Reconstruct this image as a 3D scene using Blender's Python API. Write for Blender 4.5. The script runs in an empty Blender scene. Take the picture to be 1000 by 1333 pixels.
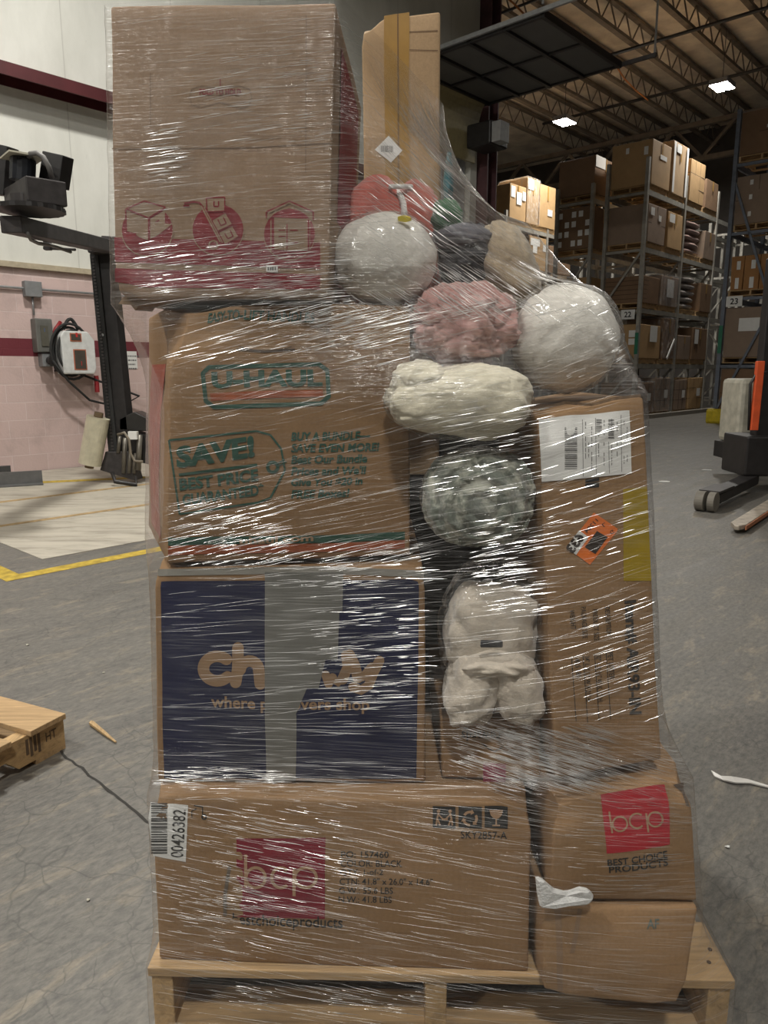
import bpy, bmesh, math, random
from mathutils import Vector, Matrix, noise, geometry

S = bpy.context.scene
COL = S.collection
random.seed(7)

# ------------------------------------------------------------------ camera
F = 960.0; PITCH = math.radians(10.9); CAMH = 1.18
cam_d = bpy.data.cameras.new('camera')
cam_d.sensor_fit = 'VERTICAL'; cam_d.sensor_height = 36.0; cam_d.lens = F / 1333.0 * 36.0
cam_d.clip_start = 0.05; cam_d.clip_end = 200
cam = bpy.data.objects.new('camera', cam_d); COL.objects.link(cam)
cam.location = (0, 0, CAMH); cam.rotation_euler = (math.pi / 2 - PITCH, 0, 0)
S.camera = cam

# ------------------------------------------------------------------ light and exposure
S.view_settings.view_transform = 'Standard'; S.view_settings.look = 'None'
S.view_settings.exposure = 0.12; S.view_settings.gamma = 1.0
S.view_settings.use_curve_mapping = False
w = bpy.data.worlds.new('world'); S.world = w; w.use_nodes = True
w.node_tree.nodes['Background'].inputs[0].default_value = (1.0, 0.96, 0.9, 1)
w.node_tree.nodes['Background'].inputs[1].default_value = 0.10
S.cycles.transparent_max_bounces = 32
S.cycles.max_bounces = 8
S.cycles.sample_clamp_indirect = 4.0
LAMP_POWER = 235.0
LAMP_COLOR = (1.0, 0.97, 0.90)
LAMP_Z = 8.0

# building frame: U runs along the left wall and the racks, V from that wall towards the right
ANG = math.radians(42.6)
UD = Vector((math.sin(ANG), math.cos(ANG), 0)); VD = Vector((math.cos(ANG), -math.sin(ANG), 0))
def W(U, V, z=0.0): return UD * U + VD * V + Vector((0, 0, z))
def to_uv(p): return p.dot(UD), p.dot(VD)
CP, SP = math.cos(PITCH), math.sin(PITCH)
def ray(px, py):
    x = (px - 500) / F; y = (666.5 - py) / F
    return Vector((x, CP + y * SP, -SP + y * CP))
def atY(px, py, Y):
    r = ray(px, py); return Vector((0, 0, CAMH)) + r * (Y / r.y)
def atZ(px, py, z=0.0):
    r = ray(px, py); return Vector((0, 0, CAMH)) + r * ((z - CAMH) / r.z)
def atV(px, py, V):
    r = ray(px, py); p = Vector((0, 0, CAMH)) + r * (V / r.dot(VD)); return p.dot(UD), p.z
def atU(px, py, U):
    r = ray(px, py); p = Vector((0, 0, CAMH)) + r * (U / r.dot(UD)); return p.dot(VD), p.z
def proj(p):
    z = p.z - CAMH; d = p.y * CP - z * SP; h = p.y * SP + z * CP
    return 500 + F * p.x / d, 666.5 - F * h / d

# ------------------------------------------------------------------ materials
MATS = {}
def new_mat(name):
    m = bpy.data.materials.new(name); m.use_nodes = True
    nt = m.node_tree; b = nt.nodes['Principled BSDF']
    return m, nt, b
def N(nt, typ, **kw):
    n = nt.nodes.new(typ)
    for k, v in kw.items(): setattr(n, k, v)
    return n
def lk(nt, a, b): nt.links.new(a, b)
def coords(nt, scale=(1, 1, 1), rot=(0, 0, 0), kind='Object'):
    tc = N(nt, 'ShaderNodeTexCoord'); mp = N(nt, 'ShaderNodeMapping')
    mp.inputs['Scale'].default_value = scale; mp.inputs['Rotation'].default_value = rot
    lk(nt, tc.outputs[kind], mp.inputs['Vector']); return mp.outputs['Vector']
def noise_tex(nt, vec, scale, detail=4, rough=0.55, dist=0.0):
    n = N(nt, 'ShaderNodeTexNoise'); n.inputs['Scale'].default_value = scale
    n.inputs['Detail'].default_value = detail; n.inputs['Roughness'].default_value = rough
    n.inputs['Distortion'].default_value = dist
    lk(nt, vec, n.inputs['Vector']); return n.outputs['Fac']
def ramp(nt, fac, stops):
    r = N(nt, 'ShaderNodeValToRGB'); e = r.color_ramp.elements
    while len(e) < len(stops): e.new(0.5)
    for i, (p, c) in enumerate(stops):
        e[i].position = p
        e[i].color = (*c, 1) if isinstance(c, (tuple, list)) else (c, c, c, 1)
    lk(nt, fac, r.inputs['Fac']); return r.outputs['Color']
def mix(nt, fac, a, b, mode='MIX'):
    m = N(nt, 'ShaderNodeMix', data_type='RGBA', blend_type=mode)
    if isinstance(fac, (int, float)): m.inputs[0].default_value = fac
    else: lk(nt, fac, m.inputs[0])
    for s, i in ((a, 6), (b, 7)):
        if isinstance(s, (tuple, list)): m.inputs[i].default_value = (*s, 1)
        else: lk(nt, s, m.inputs[i])
    return m.outputs[2]
def bump(nt, h, strength, dist, b=None, normal_in=None):
    n = N(nt, 'ShaderNodeBump'); n.inputs['Strength'].default_value = strength
    n.inputs['Distance'].default_value = dist; lk(nt, h, n.inputs['Height'])
    if normal_in is not None: lk(nt, normal_in, n.inputs['Normal'])
    if b is not None: lk(nt, n.outputs['Normal'], b.inputs['Normal'])
    return n.outputs['Normal']
def srgb(r, g, b):
    f = lambda c: c / 12.92 if c <= 0.04045 else ((c + 0.055) / 1.055) ** 2.4
    return tuple(f(c / 255.0) for c in (r, g, b))
def plain(name, c, rough=0.6, metal=0.0, var=0.12, scale=14.0, bmp=0.0, sheen=0.0, spec=0.5):
    if name in MATS: return MATS[name]
    m, nt, b = new_mat(name)
    v = coords(nt); f = noise_tex(nt, v, scale)
    lo = tuple(x * (1 - var) for x in c); hi = tuple(min(1, x * (1 + var)) for x in c)
    lk(nt, ramp(nt, f, [(0.3, lo), (0.7, hi)]), b.inputs['Base Color'])
    b.inputs['Roughness'].default_value = rough; b.inputs['Metallic'].default_value = metal
    b.inputs['Specular IOR Level'].default_value = spec
    if sheen: b.inputs['Sheen Weight'].default_value = sheen
    if bmp: bump(nt, noise_tex(nt, v, scale * 4), bmp, 0.004, b)
    MATS[name] = m; return m
def cardboard(name, c, var=0.10, flute=0.25):
    if name in MATS: return MATS[name]
    m, nt, b = new_mat(name)
    v = coords(nt)
    f1 = noise_tex(nt, v, 5.0, 5, 0.6); f2 = noise_tex(nt, v, 260.0, 2)
    base = ramp(nt, f1, [(0.3, tuple(x * (1 - var) for x in c)), (0.7, tuple(x * (1 + var) for x in c))])
    base = mix(nt, 0.22, base, ramp(nt, f2, [(0.3, tuple(x * .6 for x in c)), (0.7, tuple(x * 1.25 for x in c))]))
    sc = noise_tex(nt, coords(nt, (3, 3, 40)), 4.0, 3)
    base = mix(nt, ramp(nt, sc, [(0.62, 0.0), (0.75, 0.35)]), base, tuple(x * .62 for x in c))
    lk(nt, base, b.inputs['Base Color'])
    b.inputs['Roughness'].default_value = 0.82; b.inputs['Specular IOR Level'].default_value = 0.25
    wv = N(nt, 'ShaderNodeTexWave', wave_type='BANDS', bands_direction='X'); wv.inputs['Scale'].default_value = 28.0
    wv.inputs['Distortion'].default_value = 0.6; lk(nt, coords(nt), wv.inputs['Vector'])
    n1 = bump(nt, wv.outputs['Fac'], flute, 0.0006)
    bump(nt, f1, 0.3, 0.004, b, n1)
    MATS[name] = m; return m
def wood(name, c, axis=0):
    if name in MATS: return MATS[name]
    m, nt, b = new_mat(name)
    sc = [26, 26, 26]; sc[axis] = 1.6
    v = coords(nt, tuple(sc)); f = noise_tex(nt, v, 2.2, 6, 0.65, 1.2); g = noise_tex(nt, coords(nt), 4.0)
    col = ramp(nt, f, [(0.25, tuple(x * .55 for x in c)), (0.5, c), (0.75, tuple(min(1, x * 1.3) for x in c))])
    col = mix(nt, ramp(nt, g, [(0.45, 0.0), (0.8, 0.5)]), col, tuple(x * .6 for x in c))
    lk(nt, col, b.inputs['Base Color']); b.inputs['Roughness'].default_value = 0.8
    bump(nt, f, 0.4, 0.002, b); MATS[name] = m; return m
def emit(name, c, s):
    if name in MATS: return MATS[name]
    m, nt, b = new_mat(name)
    b.inputs['Base Color'].default_value = (*c, 1); b.inputs['Emission Color'].default_value = (*c, 1)
    b.inputs['Emission Strength'].default_value = s; MATS[name] = m; return m
def fabric(name, c, c2=None, scale=60.0, mott=6.0, fuzz=0.5, lo=.45, hi=.6):
    if name in MATS: return MATS[name]
    m, nt, b = new_mat(name)
    c2 = c2 or tuple(x * .85 for x in c)
    v = coords(nt); f = noise_tex(nt, v, mott, 5, 0.6, 0.4); g = noise_tex(nt, v, scale, 4, .7)
    col = ramp(nt, f, [(lo, c2), (hi, c)])
    col = mix(nt, 0.25, col, ramp(nt, g, [(.3, tuple(x * .6 for x in c)), (.7, tuple(min(1, x * 1.2) for x in c))]))
    lk(nt, col, b.inputs['Base Color']); b.inputs['Roughness'].default_value = 0.9
    b.inputs['Sheen Weight'].default_value = fuzz; b.inputs['Specular IOR Level'].default_value = 0.15
    bump(nt, g, 0.5, 0.004, b); MATS[name] = m; return m

def film_material(name, lowmilk, himilk, su, sv, gloss=0.06, rough=0.10, bs=0.6, bd=.002, uv=True, tint=(1, 1, 1)):
    m = bpy.data.materials.new(name); m.use_nodes = True; nt = m.node_tree
    nt.nodes.clear(); out = N(nt, 'ShaderNodeOutputMaterial')
    kind = 'UV' if uv else 'Object'
    z = sv if uv else su
    v1 = coords(nt, (su, sv, z), (0, 0, 0), kind); v2 = coords(nt, (su * 1.7, sv * 2.3, z), (0, 0, math.radians(9)), kind)
    n1 = noise_tex(nt, v1, 1.0, 3, .6, .3); n2 = noise_tex(nt, v2, 1.0, 3, .6)
    n3 = noise_tex(nt, coords(nt, (5, 9, 5), (0, 0, 0), kind), 1.0, 3)
    ad = N(nt, 'ShaderNodeMath', operation='ADD'); lk(nt, n1, ad.inputs[0]); lk(nt, n2, ad.inputs[1])
    nb = bump(nt, ad.outputs[0], bs, bd)
    lf = N(nt, 'ShaderNodeLayerWeight'); lf.inputs['Blend'].default_value = .5
    lw = N(nt, 'ShaderNodeMath', operation='POWER'); lk(nt, lf.outputs['Facing'], lw.inputs[0]); lw.inputs[1].default_value = 4.0
    gf = N(nt, 'ShaderNodeMath', operation='MULTIPLY_ADD', use_clamp=True); lk(nt, lw.outputs[0], gf.inputs[0]); gf.inputs[1].default_value = .55; gf.inputs[2].default_value = gloss
    tr = N(nt, 'ShaderNodeBsdfTransparent'); tr.inputs[0].default_value = (*tint, 1)
    gl = N(nt, 'ShaderNodeBsdfGlossy'); gl.inputs['Roughness'].default_value = rough; lk(nt, nb, gl.inputs['Normal'])
    df = N(nt, 'ShaderNodeBsdfDiffuse'); df.inputs[0].default_value = (.9, .9, .9, 1)
    mx = N(nt, 'ShaderNodeMixShader'); lk(nt, gf.outputs[0], mx.inputs[0]); lk(nt, tr.outputs[0], mx.inputs[1]); lk(nt, gl.outputs[0], mx.inputs[2])
    mk = N(nt, 'ShaderNodeMath', operation='MULTIPLY')
    lk(nt, ramp(nt, n2, [(0.47, 0.04), (0.70, 1.0)]), mk.inputs[0]); lk(nt, ramp(nt, n3, [(0.35, lowmilk), (0.7, himilk)]), mk.inputs[1])
    m2 = N(nt, 'ShaderNodeMixShader'); lk(nt, mk.outputs[0], m2.inputs[0]); lk(nt, mx.outputs[0], m2.inputs[1]); lk(nt, df.outputs[0], m2.inputs[2])
    lk(nt, m2.outputs[0], out.inputs['Surface']); MATS[name] = m; return m

CARD = cardboard('kraft_cardboard', (.29, .176, .090))
CARD_RED = cardboard('dull_kraft_cardboard', (.30, .205, .135))
CARD_LIGHT = cardboard('pale_kraft_cardboard', (.42, .29, .17))
CARD_DARK = cardboard('brown_rack_cardboard', (.20, .125, .075))
CARD_TAN = cardboard('tan_rack_cardboard', (.40, .26, .13))
CARD_GREY = cardboard('greyish_rack_cardboard', (.27, .2, .15))
WOODX = wood('pine_across', (.45, .30, .155), 0)
WOODY = wood('pine_lengthwise', (.47, .31, .15), 1)
INK = plain('black_ink', (.02, .02, .02), .8, var=.3)
RED = plain('red_ink', (.205, .009, .018), .7, var=.15, scale=30)
CRIM = plain('crimson_ink', (.205, .008, .024), .7, var=.12, scale=30)
GREEN = plain('green_ink', (.022, .085, .06), .75, var=.25, scale=50)
ORANGE = plain('orange_ink', (.34, .085, .03), .75, var=.2, scale=50)
NAVY = plain('navy_ink', (.007, .011, .052), .65, var=.2, scale=8)
TANINK = plain('uninked_kraft', (.33, .21, .12), .8, var=.1, scale=40)
WHITE = plain('white_paper', (.72, .72, .70), .7, var=.04)
GREYTAPE = plain('grey_tape', (.19, .19, .175), .45, var=.12, scale=20)
YTAPE = plain('yellow_tape', (.36, .25, .015), .4, var=.12, scale=20)
BTAPE = plain('amber_tape', (.36, .21, .055), .35, var=.1, scale=20)
ORL = plain('orange_label', (.75, .18, .03), .6, var=.05)
DGREY = plain('printed_grey', (.14, .14, .14), .8)
MIDG = plain('pale_grey_print', (.42, .42, .42), .8)
BLACKM = plain('black_painted_steel', (.018, .016, .016), .45, var=.3, spec=.5)
DARKM = plain('charcoal_steel', (.05, .045, .045), .5, .2, var=.3)
RUBBER = plain('black_rubber', (.02, .02, .02), .8)
STEEL = plain('galvanised_steel', (.35, .36, .37), .4, .6, var=.15)
RACKG = plain('beige_rack_paint', (.30, .285, .25), .55, .1, var=.2, scale=8)
RACKB = plain('slate_rack_paint', (.13, .15, .19), .5, .1, var=.2, scale=8)
JOIST = plain('dusty_joist_steel', (.20, .165, .13), .7, .1, var=.25, scale=3)
PIPEM = plain('black_pipe', (.03, .027, .025), .6)
LINEY = plain('worn_yellow_paint', (.44, .31, .04), .8, var=.35, scale=18)
LINEO = plain('faded_orange_paint', (.36, .25, .12), .85, var=.35, scale=18)
GREENP = plain('green_paint', (.02, .16, .09), .6)

# ------------------------------------------------------------------ mesh building
class MB:
    def __init__(s): s.v = []; s.f = []
    def add(s, vs, fs):
        o = len(s.v); s.v += [Vector(p) for p in vs]; s.f += [tuple(i + o for i in f) for f in fs]; return s
    def hexa(s, p):   # 0-3 bottom ring, 4-7 top ring
        return s.add(p, [(3, 2, 1, 0), (4, 5, 6, 7), (0, 1, 5, 4), (1, 2, 6, 5), (2, 3, 7, 6), (3, 0, 4, 7)])
    def box(s, x0, x1, y0, y1, z0, z1, fr=None):
        fr = fr or (lambda a, b, c: Vector((a, b, c)))
        return s.hexa([fr(x0, y0, z0), fr(x1, y0, z0), fr(x1, y1, z0), fr(x0, y1, z0), fr(x0, y0, z1), fr(x1, y0, z1), fr(x1, y1, z1), fr(x0, y1, z1)])
    def ubox(s, U0, U1, V0, V1, z0, z1):   # building frame
        p = [W(U0, V0, z0), W(U0, V1, z0), W(U1, V1, z0), W(U1, V0, z0)]
        return s.hexa(p + [q + Vector((0, 0, z1 - z0)) for q in p])
    def bar(s, a, b, wx, wz, up=Vector((0, 0, 1))):   # rectangular bar from a to b
        a = Vector(a); b = Vector(b); d = (b - a).normalized()
        x = d.cross(up)
        if x.length < 1e-4: x = d.cross(Vector((0, 1, 0)))
        x.normalize(); y = x.cross(d).normalized(); x = x * wx / 2; y = y * wz / 2
        return s.hexa([a - x - y, a + x - y, b + x - y, b - x - y, a - x + y, a + x + y, b + x + y, b - x + y])
    def tube(s, pts, r, n=10, cap=True):
        pts = [Vector(p) for p in pts]; m = len(pts); o = len(s.v)
        rr = r if isinstance(r, (list, tuple)) else [r] * m
        prev = None
        for i, p in enumerate(pts):
            d = (pts[min(i + 1, m - 1)] - pts[max(i - 1, 0)]).normalized()
            if prev is None:
                a = Vector((0, 0, 1)) if abs(d.z) < .9 else Vector((1, 0, 0))
            else: a = prev
            x = (a - d * a.dot(d)).normalized(); prev = x; y = d.cross(x)
            for k in range(n):
                t = 2 * math.pi * k / n; s.v.append(p + (x * math.cos(t) + y * math.sin(t)) * rr[i])
        for i in range(m - 1):
            for k in range(n):
                s.f.append((o + i * n + k, o + i * n + (k + 1) % n, o + (i + 1) * n + (k + 1) % n, o + (i + 1) * n + k))
        if cap:
            s.f.append(tuple(o + k for k in reversed(range(n)))); s.f.append(tuple(o + (m - 1) * n + k for k in range(n)))
        return s
    def prism(s, poly, ext):   # poly: 3D ring, ext: vector
        n = len(poly); o = len(s.v); s.v += [Vector(p) for p in poly] + [Vector(p) + ext for p in poly]
        s.f.append(tuple(o + i for i in reversed(range(n)))); s.f.append(tuple(o + n + i for i in range(n)))
        for i in range(n): s.f.append((o + i, o + (i + 1) % n, o + n + (i + 1) % n, o + n + i))
        return s
    def build(s, name, mat, parent=None, smooth=False, bevel=0.0, fixn=True):
        if parent is not None: loc = parent['_w']; loc = Vector(loc)
        else:
            xs = [p.x for p in s.v]; ys = [p.y for p in s.v]
            loc = Vector(((min(xs) + max(xs)) / 2, (min(ys) + max(ys)) / 2, min(p.z for p in s.v)))
        me = bpy.data.meshes.new(name); me.from_pydata([p - loc for p in s.v], [], s.f); me.update()
        if fixn:
            bm = bmesh.new(); bm.from_mesh(me); bmesh.ops.recalc_face_normals(bm, faces=bm.faces); bm.to_mesh(me); bm.free()
        if smooth: me.polygons.foreach_set('use_smooth', [True] * len(me.polygons))
        for mm in (mat if isinstance(mat, (list, tuple)) else [mat]): me.materials.append(mm)
        o = bpy.data.objects.new(name, me); COL.objects.link(o)
        if parent is not None: o.parent = parent; ANCH[o.name] = loc
        else: o.location = loc
        o['_w'] = tuple(loc)
        if bevel:
            b = o.modifiers.new('edge', 'BEVEL'); b.width = bevel; b.segments = 2; b.limit_method = 'ANGLE'
        return o
ANCH = {}
def thing(name, label, cat, loc, group=None):
    o = bpy.data.objects.new(name, None); COL.objects.link(o); o.location = loc; o.empty_display_size = .1
    o['label'] = label; o['category'] = cat; o['_w'] = tuple(Vector(loc))
    if group: o['group'] = group
    return o
def tag(o, label, cat, group=None, kind=None):
    o['label'] = label; o['category'] = cat
    if group: o['group'] = group
    if kind: o['kind'] = kind
    return o
def struct(o): o['kind'] = 'structure'; return o
def copy_tree(o, delta, label=None):
    c = o.copy(); COL.objects.link(c)
    for ch in list(o.children):
        k = ch.copy(); COL.objects.link(k); k.parent = c
        for g in list(ch.children):
            q = g.copy(); COL.objects.link(q); q.parent = k
    c.location = Vector(o.location) + delta
    if label: c['label'] = label
    return c

# ------------------------------------------------------------------ room shell
V0 = -8.92            # face of the left wall
def concrete():
    m, nt, b = new_mat('worn_concrete')
    v = coords(nt)
    def along(sx, sy):      # coordinates turned so that x runs along the traffic direction
        m2 = N(nt, 'ShaderNodeMapping'); m2.inputs['Scale'].default_value = (sx, sy, 1)
        lk(nt, coords(nt, (1, 1, 1), (0, 0, ANG - math.pi / 2)), m2.inputs['Vector']); return m2.outputs['Vector']
    big = noise_tex(nt, v, .7, 6, .6, .5)
    streak = noise_tex(nt, along(1.0, 4.5), 1.5, 8, .72, .9)
    fine = noise_tex(nt, along(1.0, 2.2), 26, 6, .78)
    col = ramp(nt, big, [(.3, (.105, .101, .094)), (.7, (.158, .149, .133))])
    col = mix(nt, ramp(nt, streak, [(.44, 0.0), (.62, .85)]), col, (.088, .086, .083))
    tan = noise_tex(nt, along(1.6, 5.5), 2.2, 8, .75, .5)
    col = mix(nt, ramp(nt, tan, [(.53, 0.0), (.64, .8)]), col, (.285, .24, .175))
    col = mix(nt, .45, col, ramp(nt, fine, [(.34, (.045, .044, .042)), (.66, (.26, .24, .207))]))
    def cracks(scale, wd, amt, lo, hi, c):
        cr = N(nt, 'ShaderNodeTexVoronoi', feature='DISTANCE_TO_EDGE'); cr.inputs['Scale'].default_value = scale
        dv = N(nt, 'ShaderNodeVectorMath', operation='ADD'); nz = N(nt, 'ShaderNodeTexNoise'); nz.inputs['Scale'].default_value = scale * 1.2
        lk(nt, v, nz.inputs['Vector']); sc = N(nt, 'ShaderNodeVectorMath', operation='SCALE'); sc.inputs[3].default_value = .9 / scale
        lk(nt, nz.outputs['Color'], sc.inputs[0]); lk(nt, v, dv.inputs[0]); lk(nt, sc.outputs[0], dv.inputs[1]); lk(nt, dv.outputs[0], cr.inputs['Vector'])
        msk = noise_tex(nt, v, scale * .22, 3)
        ck = ramp(nt, cr.outputs['Distance'], [(.0, 1.0), (wd, .0)])
        mm = N(nt, 'ShaderNodeMath', operation='MULTIPLY'); lk(nt, ck, mm.inputs[0]); lk(nt, ramp(nt, msk, [(lo, 0.0), (hi, amt)]), mm.inputs[1])
        return mix(nt, mm.outputs[0], c, (.045, .045, .043))
    col = cracks(4.0, .014, .55, .5, .6, col)
    col = cracks(13.0, .035, .5, .48, .6, col)
    lk(nt, col, b.inputs['Base Color'])
    lk(nt, ramp(nt, streak, [(.3, .62), (.7, .42)]), b.inputs['Roughness'])
    bump(nt, fine, .25, .003, b); return m
fl = MB().add([W(-14, -26), W(34, -26), W(34, 16), W(-14, 16)], [(0, 3, 2, 1)])
fl.v = [Vector((p.x, p.y, 0)) for p in fl.v]
struct(fl.build('floor', concrete()))

def wall_low():
    m, nt, b = new_mat('pink_painted_block')
    tc = N(nt, 'ShaderNodeTexCoord'); sp = N(nt, 'ShaderNodeSeparateXYZ'); lk(nt, tc.outputs['UV'], sp.inputs[0])
    br = N(nt, 'ShaderNodeTexBrick'); br.inputs['Scale'].default_value = 1.0
    br.inputs['Brick Width'].default_value = .406; br.inputs['Row Height'].default_value = .203
    br.inputs['Mortar Size'].default_value = .006; br.inputs['Mortar Smooth'].default_value = .4
    br.inputs['Color1'].default_value = (.60, .455, .43, 1); br.inputs['Color2'].default_value = (.56, .425, .40, 1); br.inputs['Mortar'].default_value = (.64, .52, .50, 1)
    lk(nt, tc.outputs['UV'], br.inputs['Vector'])
    n = noise_tex(nt, coords(nt, kind='UV'), 2.2, 6, .65, .3); f = noise_tex(nt, coords(nt, kind='UV'), 40, 3)
    col = mix(nt, ramp(nt, n, [(.48, 0.0), (.72, .6)]), br.outputs['Color'], (.33, .25, .235))
    z = sp.outputs['Y']
    st = N(nt, 'ShaderNodeMath', operation='GREATER_THAN'); lk(nt, z, st.inputs[0]); st.inputs[1].default_value = 1.335
    s2 = N(nt, 'ShaderNodeMath', operation='LESS_THAN'); lk(nt, z, s2.inputs[0]); s2.inputs[1].default_value = 1.535
    s3 = N(nt, 'ShaderNodeMath', operation='MULTIPLY'); lk(nt, st.outputs[0], s3.inputs[0]); lk(nt, s2.outputs[0], s3.inputs[1])
    col = mix(nt, s3.outputs[0], col, (.145, .022, .032))
    lk(nt, col, b.inputs['Base Color']); b.inputs['Roughness'].default_value = .7
    ad = N(nt, 'ShaderNodeMath', operation='SUBTRACT'); lk(nt, f, ad.inputs[0]); lk(nt, br.outputs['Fac'], ad.inputs[1])
    bump(nt, ad.outputs[0], .35, .006, b); return m
def wall_up():
    m, nt, b = new_mat('white_painted_panel')
    tc = N(nt, 'ShaderNodeTexCoord'); sp = N(nt, 'ShaderNodeSeparateXYZ'); lk(nt, tc.outputs['UV'], sp.inputs[0])
    fr = N(nt, 'ShaderNodeMath', operation='FRACT'); dv = N(nt, 'ShaderNodeMath', operation='DIVIDE'); lk(nt, sp.outputs['X'], dv.inputs[0]); dv.inputs[1].default_value = 1.43; lk(nt, dv.outputs[0], fr.inputs[0])
    n = noise_tex(nt, coords(nt, (1, .35, 1), kind='UV'), 2.0, 6, .65); f = noise_tex(nt, coords(nt, kind='UV'), 30, 4)
    col = ramp(nt, n, [(.3, (.60, .60, .55)), (.65, (.72, .72, .67))])
    scr = noise_tex(nt, coords(nt, (9, 2.0, 1), (0, 0, .2), kind='UV'), 2.0, 4, .7, 2.0)
    col = mix(nt, ramp(nt, scr, [(.70, 0.0), (.74, .5)]), col, (.40, .37, .33))
    col = mix(nt, ramp(nt, fr.outputs[0], [(.0, .65), (.012, 0.0)]), col, (.36, .35, .32))
    lk(nt, col, b.inputs['Base Color']); b.inputs['Roughness'].default_value = .75
    bump(nt, f, .15, .004, b); return m
def uv_wall(name, U0, U1, z0, z1, mat, V=V0, th=.25):
    o = MB().ubox(U0, U1, V - th, V, z0, z1).build(name, mat)
    me = o.data; uv = me.uv_layers.new(name='UVMap')
    for lp in me.loops:
        p = me.vertices[lp.vertex_index].co + Vector(o['_w']); uv.data[lp.index].uv = (p.dot(UD) + 20, p.z)
    return struct(o)
WU = wall_up()
uv_wall('wall_left_lower', -12, 9.9, 0, 2.33, wall_low())
uv_wall('wall_left_upper', -12, 9.9, 2.33, 9.6, WU)
uv_wall('wall_left_over_door', 9.9, 12.15, 5.5, 9.6, WU)
uv_wall('wall_left_end', 12.15, 12.35, 0, 9.6, WU, V0 - .02)
struct(MB().ubox(-12, 9.9, V0, V0 + .05, 2.31, 2.37).build('trim_1', plain('tan_ledge', (.42, .36, .26), .7)))
rb = MB().ubox(-12, 9.85, V0 + .002, V0 + .34, 4.31, 4.33).ubox(-12, 9.85, V0 + .32, V0 + .34, 4.20, 4.31).ubox(-12, 9.85, V0 + .002, V0 + .02, 4.20, 4.31)
tag(rb.build('steel_girt', plain('maroon_steel', (.075, .014, .017), .5, .1, var=.2, scale=3)), 'long maroon steel channel beam running along the white upper wall', 'beam')
# dock door: pale panel in the opening, panels rolled up under the roof
dm = plain('pale_door_panel', (.42, .44, .47), .5)
d1 = MB().ubox(10.0, 12.1, V0 - .2, V0 - .12, 0, 5.5)
struct(d1.build('door_1', dm))
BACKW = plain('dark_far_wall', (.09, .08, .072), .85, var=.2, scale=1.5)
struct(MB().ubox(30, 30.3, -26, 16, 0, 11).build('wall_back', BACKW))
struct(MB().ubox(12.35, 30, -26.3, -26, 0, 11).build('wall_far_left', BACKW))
struct(MB().ubox(-14.2, -14, -26, 16, 0, 11).build('wall_front', plain('grey_block', (.32, .31, .29), .8)))
struct(MB().ubox(-14, 30, 15.8, 16, 0, 11).build('wall_right', plain('grey_block', (.32, .31, .29), .8)))
ROOF = 10.0
ck = MB().ubox(-14, 30, -26, 16, ROOF, ROOF + .1)
struct(ck.build('ceiling', plain('stained_roof_deck', (.80, .69, .56), .85, var=.3, scale=1.2)))

# roof joists along U
JZ0, JZ1 = ROOF - .72, ROOF - .06
def joist(V):
    t = thing('roof_joist', 'dusty steel bar joist with zigzag web under the roof deck', 'joist', W(8, V, JZ0), 'roof joists')
    MB().ubox(-6, 29.8, V - .07, V + .07, JZ0, JZ0 + .08).build('bottom_chord', JOIST, t)
    MB().ubox(-6, 29.8, V - .07, V + .07, JZ1 - .07, JZ1).build('top_chord', JOIST, t)
    m = MB(); U = -5.8; k = 0
    while U < 29.4:
        a, c = (JZ0 + .06, JZ1 - .05) if k % 2 == 0 else (JZ1 - .05, JZ0 + .06)
        m.tube([W(U, V, a), W(U + .42, V, c)], .02, 5)
        U += .42; k += 1
    m.build('web', JOIST, t)
    return t
j0 = joist(-15.0)
V = -15.0
while V < 0.2:
    V += 1.42
    copy_tree(j0, VD * (V + 15.0))
tr = thing('roof_girder', 'deep dark trussed girder crossing the roof at the far end of racks', 'girder', W(26.5, -8, 8.6))
MB().ubox(26.4, 26.6, -24, 8, 8.0, 8.15).build('bottom_chord', JOIST, tr)
MB().ubox(26.4, 26.6, -24, 8, 9.1, 9.25).build('top_chord', JOIST, tr)
m = MB(); v = -24.0; k = 0
while v < 7:
    a, c = (8.1, 9.15) if k % 2 == 0 else (9.15, 8.1)
    m.bar(W(26.5, v, a), W(26.5, v + 1.0, c), .1, .1); v += 1.0; k += 1
m.build('web', JOIST, tr)
# sprinkler and drain pipes crossing the joists
for U, z, r, lab in ((11.2, JZ0 - .10, .035, 'thin black roof pipe nearest the raised dock door'),
                     (13.4, JZ0 - .14, .05, 'thick black roof pipe crossing above the raised dock door'),
                     (15.6, JZ0 - .08, .03, 'thin black roof pipe just before the ceiling lamps'),
                     (19.4, JZ0 - .10, .045, 'black roof pipe crossing beyond the ceiling lamps'),
                     (23.0, JZ0 - .10, .045, 'black roof pipe over the far rack bays')):
    tag(MB().tube([W(U, -14, z), W(U, 3, z)], r, 8).build('roof_pipe', PIPEM, smooth=True), lab, 'pipe')

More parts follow.
